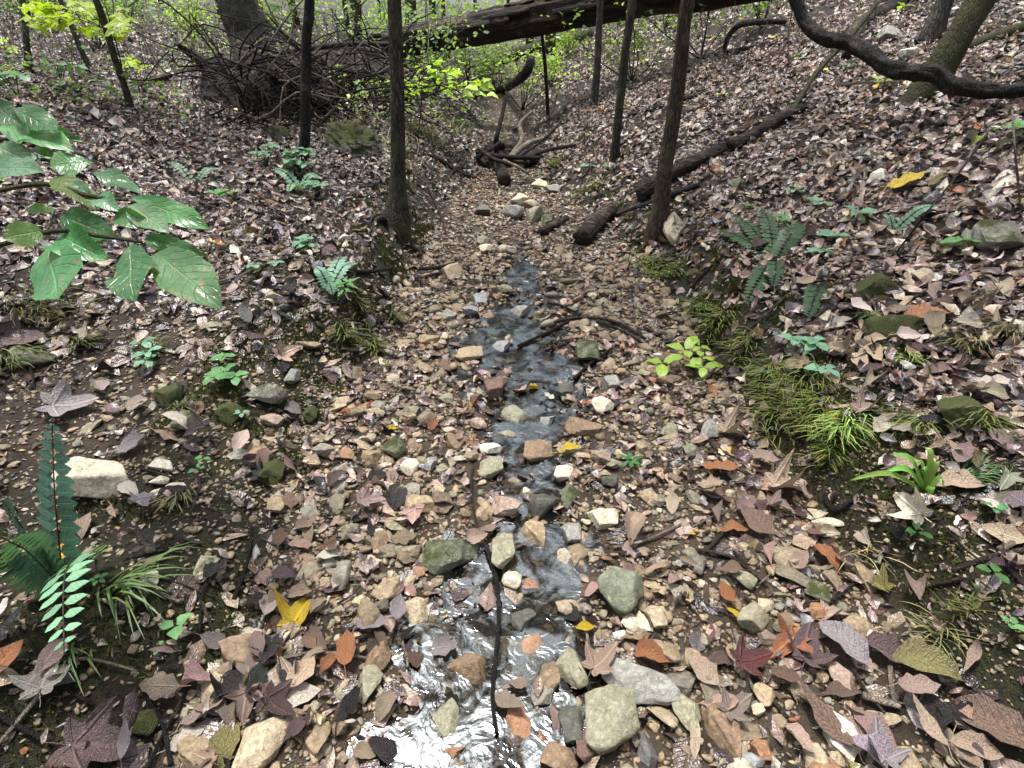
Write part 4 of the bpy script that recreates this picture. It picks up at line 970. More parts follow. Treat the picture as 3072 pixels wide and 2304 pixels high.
for q in [
    (302, 612, 36, 40, 75, 'yellow', 'maple', 'bright yellow lobed leaf with holes on dark gravel', .02),
    (586, 629, 18, 9, -10, 'yellow', 'ellipse', 'small bright yellow leaf beside the lower pool', .02),
    (737, 621, 10, 22, -60, 'yellow', 'lance', 'slim bright yellow leaf on the tan gravel', .03),
    (227, 744, 26, 44, 95, 'olive', 'ellipse', 'yellow green leaf with a dark spot at bank foot', .02),
    (74, 556, 26, 30, 80, 'yellow', 'maple', 'yellow blotched leaf hanging behind the fern stalks', .05, .6),
    (295, 700, 52, 20, 20, 'cream', 'ellipse', 'long pale cream leaf beside the pale oblong stone', .025),
    (651, 661, 36, 30, -20, 'orange', 'ovate', 'orange brown leaf behind the long grey green slab', .03),
    (633, 530, 18, 34, 70, 'tan', 'obovate', 'tan oval leaf standing over the pale gravel', .04, .3),
    (572, 455, 24, 9, 5, 'yellow', 'ellipse', 'pale yellow leaf across the broad brown stone', .04),
    (535, 389, 16, 9, 0, 'yellow', 'ovate', 'yellow leaf sunk in the upper pool', .0),
    (346, 418, 15, 10, 0, 'orange', 'ovate', 'orange leaf on the leafy bed near the bank', .02),
    (435, 427, 14, 14, 60, 'orange', 'ovate', 'tan orange leaf folded below the upper pool', .03, .3),
    (393, 430, 12, 8, 20, 'yellow', 'ellipse', 'small golden leaf above the dark mossy stone', .02),
    (396, 498, 18, 34, 85, 'dark', 'ellipse', 'large black wet leaf beside the egg shaped stone', .02),
    (378, 480, 22, 14, 20, 'dark', 'ellipse', 'black wet leaf above the large black leaf', .02),
    (76, 408, 44, 27, 20, 'lilac', 'maple', 'broad purple grey leaf on the gravelly shelf', .02),
    (137, 448, 40, 19, 5, 'lilac', 'oak', 'purple grey crumpled leaf above the white stones', .02),
    (191, 448, 22, 17, -30, 'plum', 'ellipse', 'plum coloured leaf near the jagged white stone', .02),
    (22, 342, 46, 24, 10, 'plum', 'maple', 'large plum leaf above the long olive stone', .02),
    (11, 665, 24, 38, 80, 'orange', 'ellipse', 'orange brown leaf with a pale lower half', .03),
    (100, 752, 66, 36, 10, 'plum', 'maple', 'huge dark plum leaf at the foot of the bank', .03),
    (128, 735, 18, 32, 100, 'lilac', 'lance', 'grey pointed leaf standing on the huge plum leaf', .04, .3),
    (187, 741, 32, 22, 35, 'cream', 'oak', 'pale cream flake of leaf beside the yellow green leaf', .02),
    (990, 728, 42, 66, 120, 'brown', 'ellipse', 'large brown torn leaf at the bank', .04),
    (923, 675, 62, 30, -25, 'olive', 'ellipse', 'large tan olive leaf draped across the others', .05),
    (911, 698, 40, 16, -5, 'pink', 'ellipse', 'folded pinkish brown leaf with a torn edge', .05),
    (923, 730, 14, 44, 95, 'tan', 'lance', 'narrow upright tan leaf among the big brown ones', .04, .3),
    (970, 754, 46, 28, -20, 'tan', 'ellipse', 'yellowish tan leaf with a gold stain at bank foot', .04),
    (750, 664, 38, 28, 10, 'rust', 'maple', 'maroon red crumpled leaf among gravel', .03, 0, 'leaf', (.13, .04, .035)),
    (800, 650, 46, 44, 60, 'plum', 'maple', 'broad purple brown leaf above the pink brown stone', .03),
    (842, 650, 26, 50, 110, 'lilac', 'ellipse', 'long grey purple leaf above the pink brown stone', .04),
    (880, 655, 50, 26, -20, 'plum', 'oak', 'dark plum leaf under the mossy bank edge', .03),
    (701, 676, 28, 36, 120, 'tan', 'ellipse', 'large tan leaf above the brown slab', .03),
    (788, 685, 26, 26, -45, 'brown', 'ellipse', 'orange brown folded leaf beside the ochre stone', .04),
    (817, 722, 14, 62, 115, 'brown', 'lance', 'long brown strip of leaf beside the white chalky stone', .04),
    (926, 322, 52, 16, -3, 'orange', 'ellipse', 'broad tan orange leaf on the slope above the mossy rock', .03),
    (868, 412, 26, 21, 0, 'pink', 'maple', 'pinkish lobed leaf lying flat on the slope', .03),
    (883, 431, 27, 18, 15, 'cream', 'ovate', 'beige rounded leaf below the pinkish lobed leaf', .03),
    (805, 433, 15, 13, 0, 'orange', 'ovate', 'amber leaf on the mossy bank edge', .03),
    (734, 438, 30, 20, -15, 'tan', 'maple', 'tan lobed leaf at the foot of the grassy bank', .03),
    (991, 390, 32, 12, -20, 'cream', 'ellipse', 'pale cream leaf on dark grass of the slope', .03),
    (843, 327, 24, 9, -15, 'cream', 'ellipse', 'pale cream leaf near the mossy rocks', .03),
    (803, 286, 27, 11, -8, 'tan', 'ellipse', 'tan leaf beside the fern fronds', .03),
    (788, 492, 40, 26, -15, 'tan', 'maple', 'broad tan leaf heaped at the bank foot', .03),
    (960, 488, 48, 22, -15, 'tan', 'ellipse', 'long tan leaf beneath the lily like plant', .03),
    (721, 476, 36, 20, -25, 'orange', 'ellipse', 'orange tan long leaf on the bed by the bank', .03),
    (709, 492, 28, 18, 15, 'tan', 'ellipse', 'tan leaf with a rolled edge on the bed', .03),
    (764, 467, 26, 20, -30, 'pink', 'ovate', 'pink brown leaf leaning at the bank foot', .04),
    (903, 468, 34, 18, 5, 'tan', 'ellipse', 'tan leaf beneath the bright grass tuft', .03),
    (91, 115, 26, 14, -30, 'cream', 'ellipse', 'large whitish leaf on the dark litter by the sapling', .03),
    (116, 126, 17, 8, 0, 'cream', 'ellipse', 'pale bluish white leaf on the dark litter', .03),
    (905, 188, 38, 11, 5, 'yellow', 'ellipse', 'large yellow green leaf on the leafy slope', .03),
    (940, 185, 22, 8, 15, 'olive', 'ellipse', 'olive yellow leaf beside the large yellow green one', .03),
    (823, 133, 17, 9, -5, 'tan', 'ovate', 'glossy tan leaf on the upper slope', .03),
    (970, 145, 10, 18, 40, 'yellow', 'obovate', 'yellow green leaf standing upright on the slope', .06, .6, 'leaf', (.35, .45, .06)),
    (822, 560, 26, 30, 110, 'orange', 'ellipse', 'orange pink curled leaf tucked under the bank', .03),
    (725, 600, 22, 22, 100, 'orange', 'ellipse', 'salmon brown leaf on the bed gravel', .03),
    (755, 530, 24, 40, 110, 'brown', 'ellipse', 'chestnut leaf lying below the bank foot', .04),
    (735, 536, 30, 12, 0, 'orange', 'ellipse', 'orange brown rolled leaf beside the chestnut leaf', .04),
    (350, 655, 14, 34, 100, 'orange', 'ellipse', 'orange brown oval leaf beside the stacked stones', .03),
    (330, 668, 20, 20, 60, 'orange', 'ellipse', 'tan orange leaf on dark wet gravel', .03),
    (259, 682, 16, 32, 85, 'dark', 'ellipse', 'dark green black leaf standing by the bank foot', .03, .3, 'leaf', (.03, .045, .03)),
    (247, 688, 8, 22, 95, 'olive', 'lance', 'narrow olive leaf against the dark green leaf', .04, .3),
    (447, 650, 32, 24, 0, 'lilac', 'oak', 'purple grey sodden leaf above the ochre brown stone', .03),
    (394, 615, 18, 26, 90, 'lilac', 'ellipse', 'grey sodden leaf beside the beige angular stone', .03),
    (375, 630, 34, 14, 0, 'lilac', 'ellipse', 'wet silver grey leaf above the olive brown stone', .03)]:
    dead_leaf(*q)

# ------------------------------------------------------------------ green plants
def frond_leaf(parent, name, me, p0, p1, wid, nz, col, L=None):
    """a leaf blade from p0 to p1 (world), width wid, facing nz"""
    d = p1 - p0; L = d.length; o = ob(name, me, parent); o.rotation_euler = frame_rot(d, nz).to_euler()
    o.location = p0 - parent.location; o.scale = (wid, L, L); o.color = (*col, 1); return o
def stalk(parent, P, r, m='stem', name='stem', seg=6):
    S = smooth_path([np.array(p) for p in P], max(8, len(P) * 5)) - np.array(parent.location)
    V, F = tube(S, np.linspace(r, r * .5, len(S)), seg); return ob(name, mk(name, V, F, mats=[M[m]]), parent)
def broad_sapling():
    root = Vector((-2.15, 1.0, h1(-2.15, 1.0))); t = empty('broadleaf_sapling', root)
    c = lambda x, y: (x / 6.912, y / 6.912 + 80)
    A = atd(-60, 150, 1.75); Bq = atd(-60, 205, 1.7); Cq = atd(-60, 265, 1.65)
    top = atd(-70, 120, 1.8)
    stalk(t, [root, root.lerp(top, .5) + Vector((.05, 0, 0)), top], .012)
    e1 = atd(*c(340, 330), 1.75); e2 = atd(*c(880, 830), 1.6); e3 = atd(*c(980, 1120), 1.5)
    stalk(t, [A, atd(*c(0, 420), 1.78), e1], .009); stalk(t, [Bq, atd(*c(250, 720), 1.68), atd(*c(620, 800), 1.62), e2], .009); stalk(t, [Cq, atd(*c(330, 1050), 1.56), atd(*c(700, 1080), 1.52), e3], .009)
    stalk(t, [atd(*c(330, 1050), 1.56), atd(*c(380, 900), 1.62)], .004)
    g1, g2, g3, g4 = (.13, .31, .145), (.085, .225, .09), (.20, .40, .22), (.16, .27, .08)
    LV = [((900, 1110), (900, 1500), 285, 1.50, 1.36, g2, 'o'), ((1030, 1150), (1475, 1520), 310, 1.50, 1.36, g1, 'o'), ((335, 1105), (380, 1500), 370, 1.56, 1.40, g1, 'o'),
          ((300, 1040), (15, 1090), 170, 1.56, 1.50, g4, 'e'), ((360, 1050), (685, 1215), 210, 1.56, 1.48, g1, 'e'), ((400, 930), (810, 1090), 170, 1.62, 1.56, g2, 'e'),
          ((370, 905), (165, 880), 100, 1.62, 1.62, g4, 'e'), ((760, 925), (1050, 1005), 120, 1.60, 1.55, g2, 'e'), ((885, 850), (1160, 1045), 165, 1.60, 1.52, g3, 'e'),
          ((885, 795), (1425, 1005), 170, 1.60, 1.55, g1, 'o'), ((650, 790), (795, 885), 130, 1.62, 1.58, g3, 'e'), ((610, 780), (500, 700), 90, 1.64, 1.66, g2, 'e'),
          ((640, 560), (335, 590), 190, 1.72, 1.66, g1, 'o'), ((330, 640), (645, 850), 190, 1.68, 1.60, g4, 'o'), ((640, 620), (975, 775), 120, 1.68, 1.62, g2, 'e'),
          ((-160, 610), (262, 600), 190, 1.62, 1.54, g3, 'o'), ((-60, 150), (100, 290), 150, 1.70, 1.62, g2, 'o'), ((40, 180), (385, 335), 170, 1.76, 1.68, g2, 'o'),
          ((-60, 300), (475, 445), 210, 1.76, 1.68, g3, 'o'), ((190, 470), (355, 510), 100, 1.74, 1.70, g1, 'e'), ((-60, 440), (210, 570), 150, 1.74, 1.66, g3, 'o'),
          ((980, 1095), (1410, 1200), 110, 1.54, 1.50, g2, 'e'), ((180, 360), (560, 400), 90, 1.84, 1.84, g2, 'e'), ((690, 1050), (700, 1130), 100, 1.56, 1.52, g2, 'e')]
    for k, (b, e, wv, d0, d1, col, s) in enumerate(LV):
        p0, p1 = atd(*c(*b), d0), atd(*c(*e), d1); wid = wv / 6.912 * d0 / FPX / .47
        nz = Vector((R.normal(0, .35), -.8 + R.normal(0, .3), .75))
        frond_leaf(t, 'leaf', GREEN['obovate' if s == 'o' else 'ellipse'][k % 3], p0, p1, wid, nz, tuple(q * R.uniform(.85, 1.15) for q in col))
    tag(t, 'sapling with large broad glossy green leaves overhanging the slope', 'sapling')
broad_sapling()
def fern(base, fronds, label, col, group=None, depth_tip=None, n=22):
    B, d = hit(*base); t = empty('fern', B); dark = tuple(q * .6 for q in col)
    for (tip, dt, wpx, arch) in fronds:
        if dt is None: T, dt = hit(*tip); T = T + Vector((0, 0, .075))
        else: T = atd(*tip, dt)
        mid = B.lerp(T, .5) + Vector((0, 0, arch)); S = smooth_path([np.array(B), np.array(mid), np.array(T)], 24); s0 = S - np.array(B)
        V, F = tube(s0, np.linspace(.0028, .0010, 24), 5); fr = ob('frond', mk('frond', V, F, mats=[M['stem']]), t)
        wmax = wpx * dt / FPX / 2
        for q in S[::4]: FOOT.append((q[0], q[1], wmax * .7))
        for k in range(n):
            f = .10 + .90 * (k + .5) / n; i = min(int(f * 23), 22); p = S[i] + (S[i + 1] - S[i]) * (f * 23 - i); tv = Vector(S[i + 1] - S[i]).normalized()
            ln = wmax * (math.sin(math.pi * min(1, f * .80 + .22)) ** .7 + .06)
            for sd in (-1, 1):
                sv = tv.cross(Vector((0, -.35, 1))).normalized() * sd
                e = (sv + tv * .28 + Vector((0, 0, -.12 + R.normal(0, .05)))).normalized()
                o = ob('leaflet', FERNL, fr); o.location = Vector(p) - B; nz = tv.cross(sv) * sd * -1
                if nz.z < 0: nz = -nz
                o.rotation_euler = frame_rot(e, nz).to_euler(); o.scale = (min((T - B).length / n * 1.35 / .26, ln * 2.4), ln, ln); cc = R.uniform(.8, 1.2); o.color = (col[0] * cc, col[1] * cc, col[2] * cc, 1)
    FOOT.append((B.x, B.y, .04)); return tag(t, label, 'fern', group)
fern((64, 590), [((52, 418), 1.42, 52, .02), ((2, 500), 1.30, 50, .05), ((6, 540), 1.22, 52, .05), ((-20, 560), 1.25, 48, .05)], 'fern with dark blue green upright frond in front of cream block', (.11, .215, .17), n=15)
fern((96, 560), [((64, 655), 1.02, 66, .10)], 'fern frond of pale green leaflets drooping over the bank', (.24, .46, .29), n=15)
fern((775, 262), [((742, 318), None, 26, .05), ((800, 236), None, 22, .06), ((726, 222), None, 18, .05), ((756, 216), None, 18, .07), ((706, 240), None, 18, .05), ((770, 300), None, 22, .05)], 'dark green fern with spreading fronds on the bank top', (.05, .11, .045), n=20)
fern((822, 284), [((803, 332), None, 26, .04)], 'single deep green fern frond lying down the bank', (.035, .085, .035), n=18)
fern((893, 232), [((933, 220), None, 13, .05), ((880, 228), None, 10, .03)], 'pale blue green fern frond on the leafy slope', (.24, .42, .30), n=14)
fern((330, 290), [((348, 268), None, 16, .05), ((360, 275), None, 14, .05), ((318, 280), None, 14, .03), ((335, 308), None, 14, .05)], 'small blue green fern on the dark bank by the tree', (.24, .44, .33), n=12)
fern((300, 190), [((275, 178), None, 12, .05), ((322, 186), None, 12, .06), ((290, 202), None, 12, .06)], 'low pale fern at the foot of the black sapling', (.24, .42, .27), n=12)
fern((195, 185), [((170, 172), None, 9, .05), ((222, 178), None, 9, .05)], 'low green fern among the plum coloured litter', (.20, .38, .24), n=12)
fern((505, 64 + 700), [((500, 760), None, 8, .01)], 'tiny green fern sprig at the water edge', (.10, .22, .07), n=8) if False else None
def herb(px, py, n, lpx, col, label, shape='ellipse', height=.06, group=None, arms=1, spread=1.0, name='herb', cat='herb'):
    """arms stalks, each with a whorl of n leaflets lpx long"""
    B, d = hit(px, py); t = empty(name, B); L = lpx * d / FPX
    for a in range(arms):
        an = R.uniform(0, 6.28); off = Vector((math.cos(an), math.sin(an), 0)) * (L * spread * (1.3 if arms > 1 else .15)) * R.uniform(.5, 1)
        T = Vector((B.x + off.x, B.y + off.y, h1(B.x + off.x, B.y + off.y) + height * R.uniform(.8, 1.25)))
        stalk(t, [B, B.lerp(T, .6) + Vector((0, 0, height * .25)), T], max(.0012, .0022 * d / 2.5))
        ph = R.uniform(0, 6.28)
        for k in range(n):
            q = ph + k / n * 6.28 + R.normal(0, .12); e = Vector((math.cos(q), math.sin(q), R.normal(.0, .18))); l = L * R.uniform(.8, 1.15); cc = R.uniform(.8, 1.2)
            frond_leaf(t, 'leaflet', SMALL[shape], T + e * .004, T + e * l, l * R.uniform(.9, 1.2), Vector((0, -.15, 1)), tuple(v * cc for v in col))
    return tag(t, label, cat, group)
TEAL, GRN, LIME = (.24, .44, .31), (.17, .38, .15), (.40, .58, .10)
for q, k in [((232, 378, 5, 15, GRN, 'five leaf herb on the gravelly shelf above the green stone'), dict(arms=4)), ((140, 366, 5, 13, TEAL, 'five leaf herb beside a dead leaf on the shelf'), dict(arms=3)), ((246, 425, 3, 10, TEAL, 'three leaf sprig above the mossy stone')  , {}),
             ((182, 640, 3, 20, GRN, 'three leaf sprig with toothed leaflets on the bank'), dict(height=.05, shape='ovate')), ((213, 477, 3, 10, GRN, 'tiny three leaf sprig above the grass by the white stones'), dict(arms=2)), ((104, 592, 5, 9, GRN, 'small rosette under the pale fern frond'), {}),
             ((312, 247, 5, 13, TEAL, 'pale teal herb on the bank behind the fern'), dict(arms=2)), ((255, 275, 4, 11, TEAL, 'teal herb on the gravelly slope near the bank'), {}), ((276, 276, 4, 9, TEAL, 'little teal herb against the dark bank'), {}),
             ((300, 172, 5, 10, TEAL, 'bushy teal herb around the foot of the black sapling'), dict(arms=9, height=.14)), ((268, 165, 5, 9, TEAL, 'bushy teal herb left beside the low fern'), dict(arms=6, height=.12)), ((320, 195, 5, 9, TEAL, 'teal herb between the two sapling trunks'), dict(arms=5, height=.1)),
             ((235, 200, 4, 12, GRN, 'pale green herb in the plum coloured litter'), dict(arms=2)), ((362, 330, 4, 14, GRN, 'light green sprig on the bank above the bed'), dict(arms=3, height=.1, shape='lance')), ((628, 465, 6, 14, (.06, .24, .06), 'vivid green tuft like seedling on the bed gravel'), dict(height=.03, shape='lance')),
             ((678, 372, 3, 20, LIME, 'yellow green sprig at the foot of the grassy bank'), dict(arms=3, height=.07)), ((700, 365, 3, 14, LIME, 'paler yellow green sprig reaching from the bank'), dict(arms=2, height=.10)),
             ((795, 358, 5, 17, TEAL, 'teal five leaf herb above the grassy bank'), dict(arms=4)), ((820, 384, 5, 17, TEAL, 'large five leaf teal rosette above the grass tuft'), {}), ((762, 388, 3, 12, TEAL, 'small teal sprig in the grassy bank'), {}),
             ((960, 248, 6, 18, GRN, 'six leaf green rosette on the leafy slope'), {}), ((845, 250, 6, 18, TEAL, 'pale teal spreading herb on the leafy slope'), dict(arms=2)), ((855, 225, 5, 15, TEAL, 'pale teal herb above the spreading one'), {}), ((776, 232, 4, 10, GRN, 'green herb behind the bank top fern'), dict(arms=2)),
             ((815, 212, 4, 12, TEAL, 'teal herb on the slope below the log'), {}), ((790, 196, 4, 10, TEAL, 'small teal herb on the slope'), {}), ((745, 215, 4, 9, GRN, 'small green herb beyond the bank fern'), {}), ((1010, 150, 4, 22, GRN, 'large leaved green herb at the outer slope'), dict(height=.12)),
             ((882, 93, 4, 18, LIME, 'yellow green seedling below the twisted branch'), dict(shape='lance', height=.08)), ((845, 72, 3, 9, TEAL, 'teal seedling above the twisted branch'), {}), ((793, 108, 3, 9, TEAL, 'teal seedling by the leaning pole'), {}), ((800, 60, 3, 8, TEAL, 'tiny teal seedling on the upper slope'), {}),
             ((720, 100, 3, 8, LIME, 'single lime green seedling on the pinkish litter'), {}), ((898, 20, 3, 12, LIME, 'lime seedling by the half buried log'), dict(height=.15)), ((758, 14, 5, 9, LIME, 'lime rosette seedling high on the slope'), dict(height=.15)),
             ((990, 520, 3, 13, (.10, .30, .12), 'bright green round leaf seedling on black soil'), {}), ((912, 545, 3, 14, (.05, .15, .03), 'dark green curled seedling on the mossy bank'), {}), ((985, 590, 3, 18, (.08, .2, .05), 'green pointed seedling on the mossy bank'), {}), ((1002, 640, 4, 12, GRN, 'pale green seedling in the grassy moss'), {}),
             ((590, 168, 3, 10, TEAL, 'teal seedling on the undercut slope'), {}), ((612, 170, 3, 10, GRN, 'green seedling on the slope under the slim trunk'), {}), ((165, 660, 2, 8, GRN, 'tiny two leaf seedling on black soil'), {}), ((40, 165, 4, 10, TEAL, 'pale teal herb behind the broad leaves'), dict(arms=2)),
             ((62, 85, 5, 14, TEAL, 'large pale herb on the far left slope'), dict(arms=3, height=.2)), ((20, 100, 5, 14, TEAL, 'pale herb beyond the broad leaf sapling'), dict(arms=3, height=.2))]:
    herb(*q, **k)
def lily(px, py, blades, col, label, h=.16):
    B, d = hit(px, py); t = empty('strap_leaf_plant', B)
    for (dx, dy, w_) in blades:
        T = atd(px + dx, py - dy, d - .02); m = B.lerp(T, .55) + Vector((0, 0, .05)); S = smooth_path([np.array(B), np.array(m), np.array(T)], 9) - np.array(B)
        sd = Vector(S[-1]).cross(Vector((0, -.6, 1))).normalized(); wv = w_ * d / FPX * np.sin(np.pi * np.linspace(.12, 1, 9)) ** .7
        V = np.stack([S - wv[:, None] / 2 * np.array(sd), S + np.array([0, 0, -.004]), S + wv[:, None] / 2 * np.array(sd)], 1).reshape(-1, 3)
        F = [(3 * i + j, 3 * i + j + 1, 3 * i + j + 4, 3 * i + j + 3) for i in range(8) for j in (0, 1)]
        luv = [(q, i / 8, 0) for i in range(9) for q in (-1, 0, 1)]
        ob('blade', mk('blade', V, np.array(F), None, luv, mats=[M['green']]), t, None, None, tuple(v * R.uniform(.8, 1.2) for v in col))
    tag(t, label, 'plant')
lily(925, 492, [(0, 45, 7), (-42, 20, 7), (-35, 38, 6), (10, 30, 6), (-8, 20, 6), (-75, 12, 6), (18, 5, 6), (2, -12, 6), (-15, 30, 5)], (.24, .46, .10), 'bright green strap leaved plant on the bank')
def grass(px, py, n, lpx, col, label, group=None, droop=.6, dirv=None, wid=1.0, spread=.3):
    B, d = hit(px, py); near = d < 4.5; n = int(n * (1.7 if near else 1)); L0 = lpx * (1.35 if near else 1.1) * d / FPX; Vs, Fs, Cs, k0 = [], [], [], 0
    for k in range(n):
        a = R.uniform(0, 6.28); L = L0 * R.uniform(.35, 1.3); dx, dy = math.cos(a), math.sin(a)
        if dirv: dx, dy = dx * .7 + dirv[0], dy * .7 + dirv[1]; q = math.hypot(dx, dy) + 1e-6; dx /= q; dy /= q
        b = Vector((R.normal(0, 1), R.normal(0, 1), 0)) * L0 * spread * .4; b.z = h1(B.x + b.x, B.y + b.y) - B.z
        wv = .0024 * wid * max(1, d / 2.2) * R.uniform(.7, 1.3); sd = np.array([-dy, dx, 0]); pts = []
        lift = R.uniform(.5, 1.0)
        for f in (0, .3, .55, .8, 1.0):
            hz = f * L * (1 - .35 * lift); vz = L * lift * (f - droop * f * f * 1.15)
            p = np.array([b.x + dx * hz, b.y + dy * hz, 0]); zg = h1(B.x + p[0], B.y + p[1]) - B.z; p[2] = max(b.z + vz, zg + .004); pts.append(p)
        for f, p in zip((1, .9, .75, .5, .08), pts): Vs += [p - sd * wv * f, p + sd * wv * f]
        Fs += [(k0 + 2 * i, k0 + 2 * i + 1, k0 + 2 * i + 3, k0 + 2 * i + 2) for i in range(4)]; k0 += 10
        cc = R.uniform(.5, 1.3); c = (1 * cc, 1 * cc, 1 * cc) if R.random() > .38 else (1.7 * cc, 1.2 * cc, 1.1 * cc); Cs += [c] * 10
    o = ob('grass_tuft', mk('grass_tuft', np.array(Vs), np.array(Fs), np.array(Cs), mats=[M['grass']]), None, B, None, col); tag(o, label, 'grass tuft', group)
GG = (.17, .23, .06); GB = (.28, .45, .12); GD = (.10, .13, .04)
for q, k in [((720, 322, 70, 26, GG, 'drooping grass tuft on the upper bank edge beside the stick'), dict(dirv=(-.6, -.6))), ((700, 308, 50, 22, GG, 'shaggy grass tuft under the mossy knob'), dict(dirv=(-.6, -.6))), ((745, 345, 50, 24, GG, 'short grass tuft right of the brown stick'), dict(dirv=(-.6, -.6))),
             ((765, 375, 60, 26, GG, 'grass tuft under the teal herb on bank edge'), dict(dirv=(-.7, -.6))), ((790, 400, 130, 34, GG, 'large shaggy grass tuft hanging over the bank'), dict(dirv=(-.7, -.6), spread=.7)), ((815, 415, 80, 30, GG, 'grass tuft hanging beside the five leaf rosette'), dict(dirv=(-.7, -.6))),
             ((840, 428, 90, 36, GB, 'bright green grass tuft beside the pinkish leaf'), dict(dirv=(-.5, -.8))), ((828, 455, 50, 24, GG, 'grass fringe below the bright green tuft'), dict(dirv=(-.6, -.7))), ((915, 425, 60, 34, GG, 'grass tuft between pinkish leaf and round mossy rock'), dict(dirv=(-.6, -.6))),
             ((980, 420, 40, 34, GG, 'grass tuft beside the round mossy rock'), dict(dirv=(-.5, -.6))), ((965, 345, 60, 34, (.20, .22, .10), 'pale grass tuft on the outer slope'), dict(dirv=(-.8, -.4))), ((1005, 335, 50, 34, (.18, .21, .10), 'pale wispy grass tuft at outer slope edge'), dict(dirv=(-.8, -.4))),
             ((905, 360, 40, 24, GB, 'fine green grass tuft below the mossy rock'), dict(dirv=(-.6, -.5))), ((965, 478, 40, 30, (.12, .24, .10), 'blue green grass tuft behind the strap leaved plant'), dict(dirv=(.8, .1))), ((870, 320, 40, 18, GG, 'grass between the two mossy rocks'), {}), ((845, 300, 50, 20, GD, 'dark grass by the single fern frond'), dict(dirv=(-.6, -.5))),
             ((940, 635, 26, 34, (.24, .27, .12), 'pale dry grass tuft on the mossy bank'), dict(dirv=(-.6, -.3), wid=.8)), ((860, 555, 14, 34, (.32, .32, .18), 'straw grass blades hanging down the bank'), dict(dirv=(-.3, -.8), wid=.8)), ((965, 610, 30, 24, GD, 'dark grass in the moss above the dry tuft'), {}),
             ((40, 312, 90, 34, (.12, .145, .05), 'drooping olive grass tuft below the broad leaves'), dict(dirv=(.9, -.2), spread=.8)), ((10, 365, 60, 40, (.14, .20, .08), 'grass tuft at the end of the long olive stone'), dict(dirv=(.7, -.6))), ((80, 345, 50, 26, GD, 'dark grass tuft above the shelf'), dict(dirv=(.8, -.2))),
             ((150, 350, 40, 20, GD, 'short dark grass behind the five leaf herb'), {}), ((182, 495, 60, 24, (.17, .19, .08), 'grass tuft below the white stones'), dict(dirv=(0, -1))), ((120, 590, 30, 60, (.10, .17, .045), 'long grass blades arching beside the pale fern frond'), dict(dirv=(.9, -.1), wid=1.3, droop=.75)), ((78, 655, 14, 40, (.08, .13, .045), 'long grass blades falling down the dark bank'), dict(dirv=(.4, -.9), wid=1.2)),
             ((345, 335, 60, 22, (.15, .20, .06), 'grass tuft on the bank above the bed'), dict(dirv=(.4, -.8))), ((372, 345, 50, 20, GG, 'grass fringe hanging beside the light green sprig'), dict(dirv=(.3, -.9))), ((360, 310, 50, 20, GD, 'dark grass on the bank below the fern'), dict(dirv=(.5, -.7))), ((395, 320, 40, 16, GD, 'short grass at the foot of bank'), {}),
             ((180, 410, 36, 18, GD, 'short grass between mossy stones'), {}), ((215, 250, 60, 14, (.13, .14, .06), 'low olive grass in the litter of the slope'), dict(spread=1.)), ((245, 235, 60, 14, (.13, .14, .06), 'low dull grass by the pale herb'), dict(spread=1.)), ((650, 265, 80, 16, GG, 'mossy grass below the reddish trunk'), dict(dirv=(-.6, -.6), spread=1.)), ((668, 275, 80, 16, GG, 'mossy grass beside the bank knob'), dict(dirv=(-.6, -.6), spread=1.)),
             ((395, 150, 90, 20, (.17, .21, .09), 'tall pale grass behind the slender tree'), dict(spread=1., droop=.3)), ((425, 135, 110, 20, (.20, .24, .10), 'tall pale grass by the lime sapling'), dict(spread=1., droop=.3)), ((450, 130, 90, 18, (.20, .24, .10), 'pale grass in front of the mossy log'), dict(spread=1., droop=.3)), ((335, 130, 80, 18, (.18, .19, .09), 'straw grass below the twig tangle'), dict(spread=1., droop=.3)),
             ((405, 168, 60, 16, (.20, .20, .10), 'straw grass overhanging the gully head'), dict(spread=.8)), ((555, 165, 70, 14, GG, 'grassy lip of the bank by the jam'), dict(spread=1., dirv=(-.5, -.6))), ((590, 190, 90, 15, GG, 'grassy lip of the undercut slope'), dict(spread=1.2, dirv=(-.6, -.6)))]:
    grass(*q, **k)
def leafy_sapling(base, top, spots, shape, lpx, n, col, label, sd=1, dd=0.0):
    B, d = hit(*base); d = d + dd; t = empty('leafy_sapling', B); T = atd(*top, d)
    stalk(t, [B, B.lerp(T, .5) + Vector((.03, 0, 0)), T], .006 * d / 4, 'twig'); rng = np.random.default_rng(sd)
    for (sx, sy, rx, ry) in spots:
        S = atd(sx, sy, d + rng.normal(0, .15)); stalk(t, [B.lerp(T, .75), (B.lerp(T, .75) + S) / 2 + Vector((0, 0, .05)), S], .0035 * d / 4, 'twig', 'branch')
        for k in range(n):
            p = atd(sx + rng.normal(0, rx), sy + rng.normal(0, ry), d + rng.normal(0, .25)); a = rng.uniform(0, 6.28); L = lpx * d / FPX * rng.uniform(.7, 1.2); e = Vector((math.cos(a), math.sin(a), rng.normal(-.25, .2))).normalized() * L; cc = rng.uniform(.75, 1.25)
            frond_leaf(t, 'leaf', SMALL[shape], p, p + e, L * rng.uniform(.9, 1.2), Vector((rng.normal(0, .25), rng.normal(-.35, .25), 1)), tuple(v * cc for v in col))
    tag(t, label, 'sapling')
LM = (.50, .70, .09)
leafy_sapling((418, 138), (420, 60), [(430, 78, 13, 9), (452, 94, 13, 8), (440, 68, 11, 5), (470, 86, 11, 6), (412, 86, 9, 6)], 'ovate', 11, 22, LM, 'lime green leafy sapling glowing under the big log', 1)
leafy_sapling((372, 120), (372, 70), [(365, 96, 9, 6), (352, 92, 8, 5)], 'ovate', 9, 7, LM, 'small lime sapling left of the slender tree', 2)
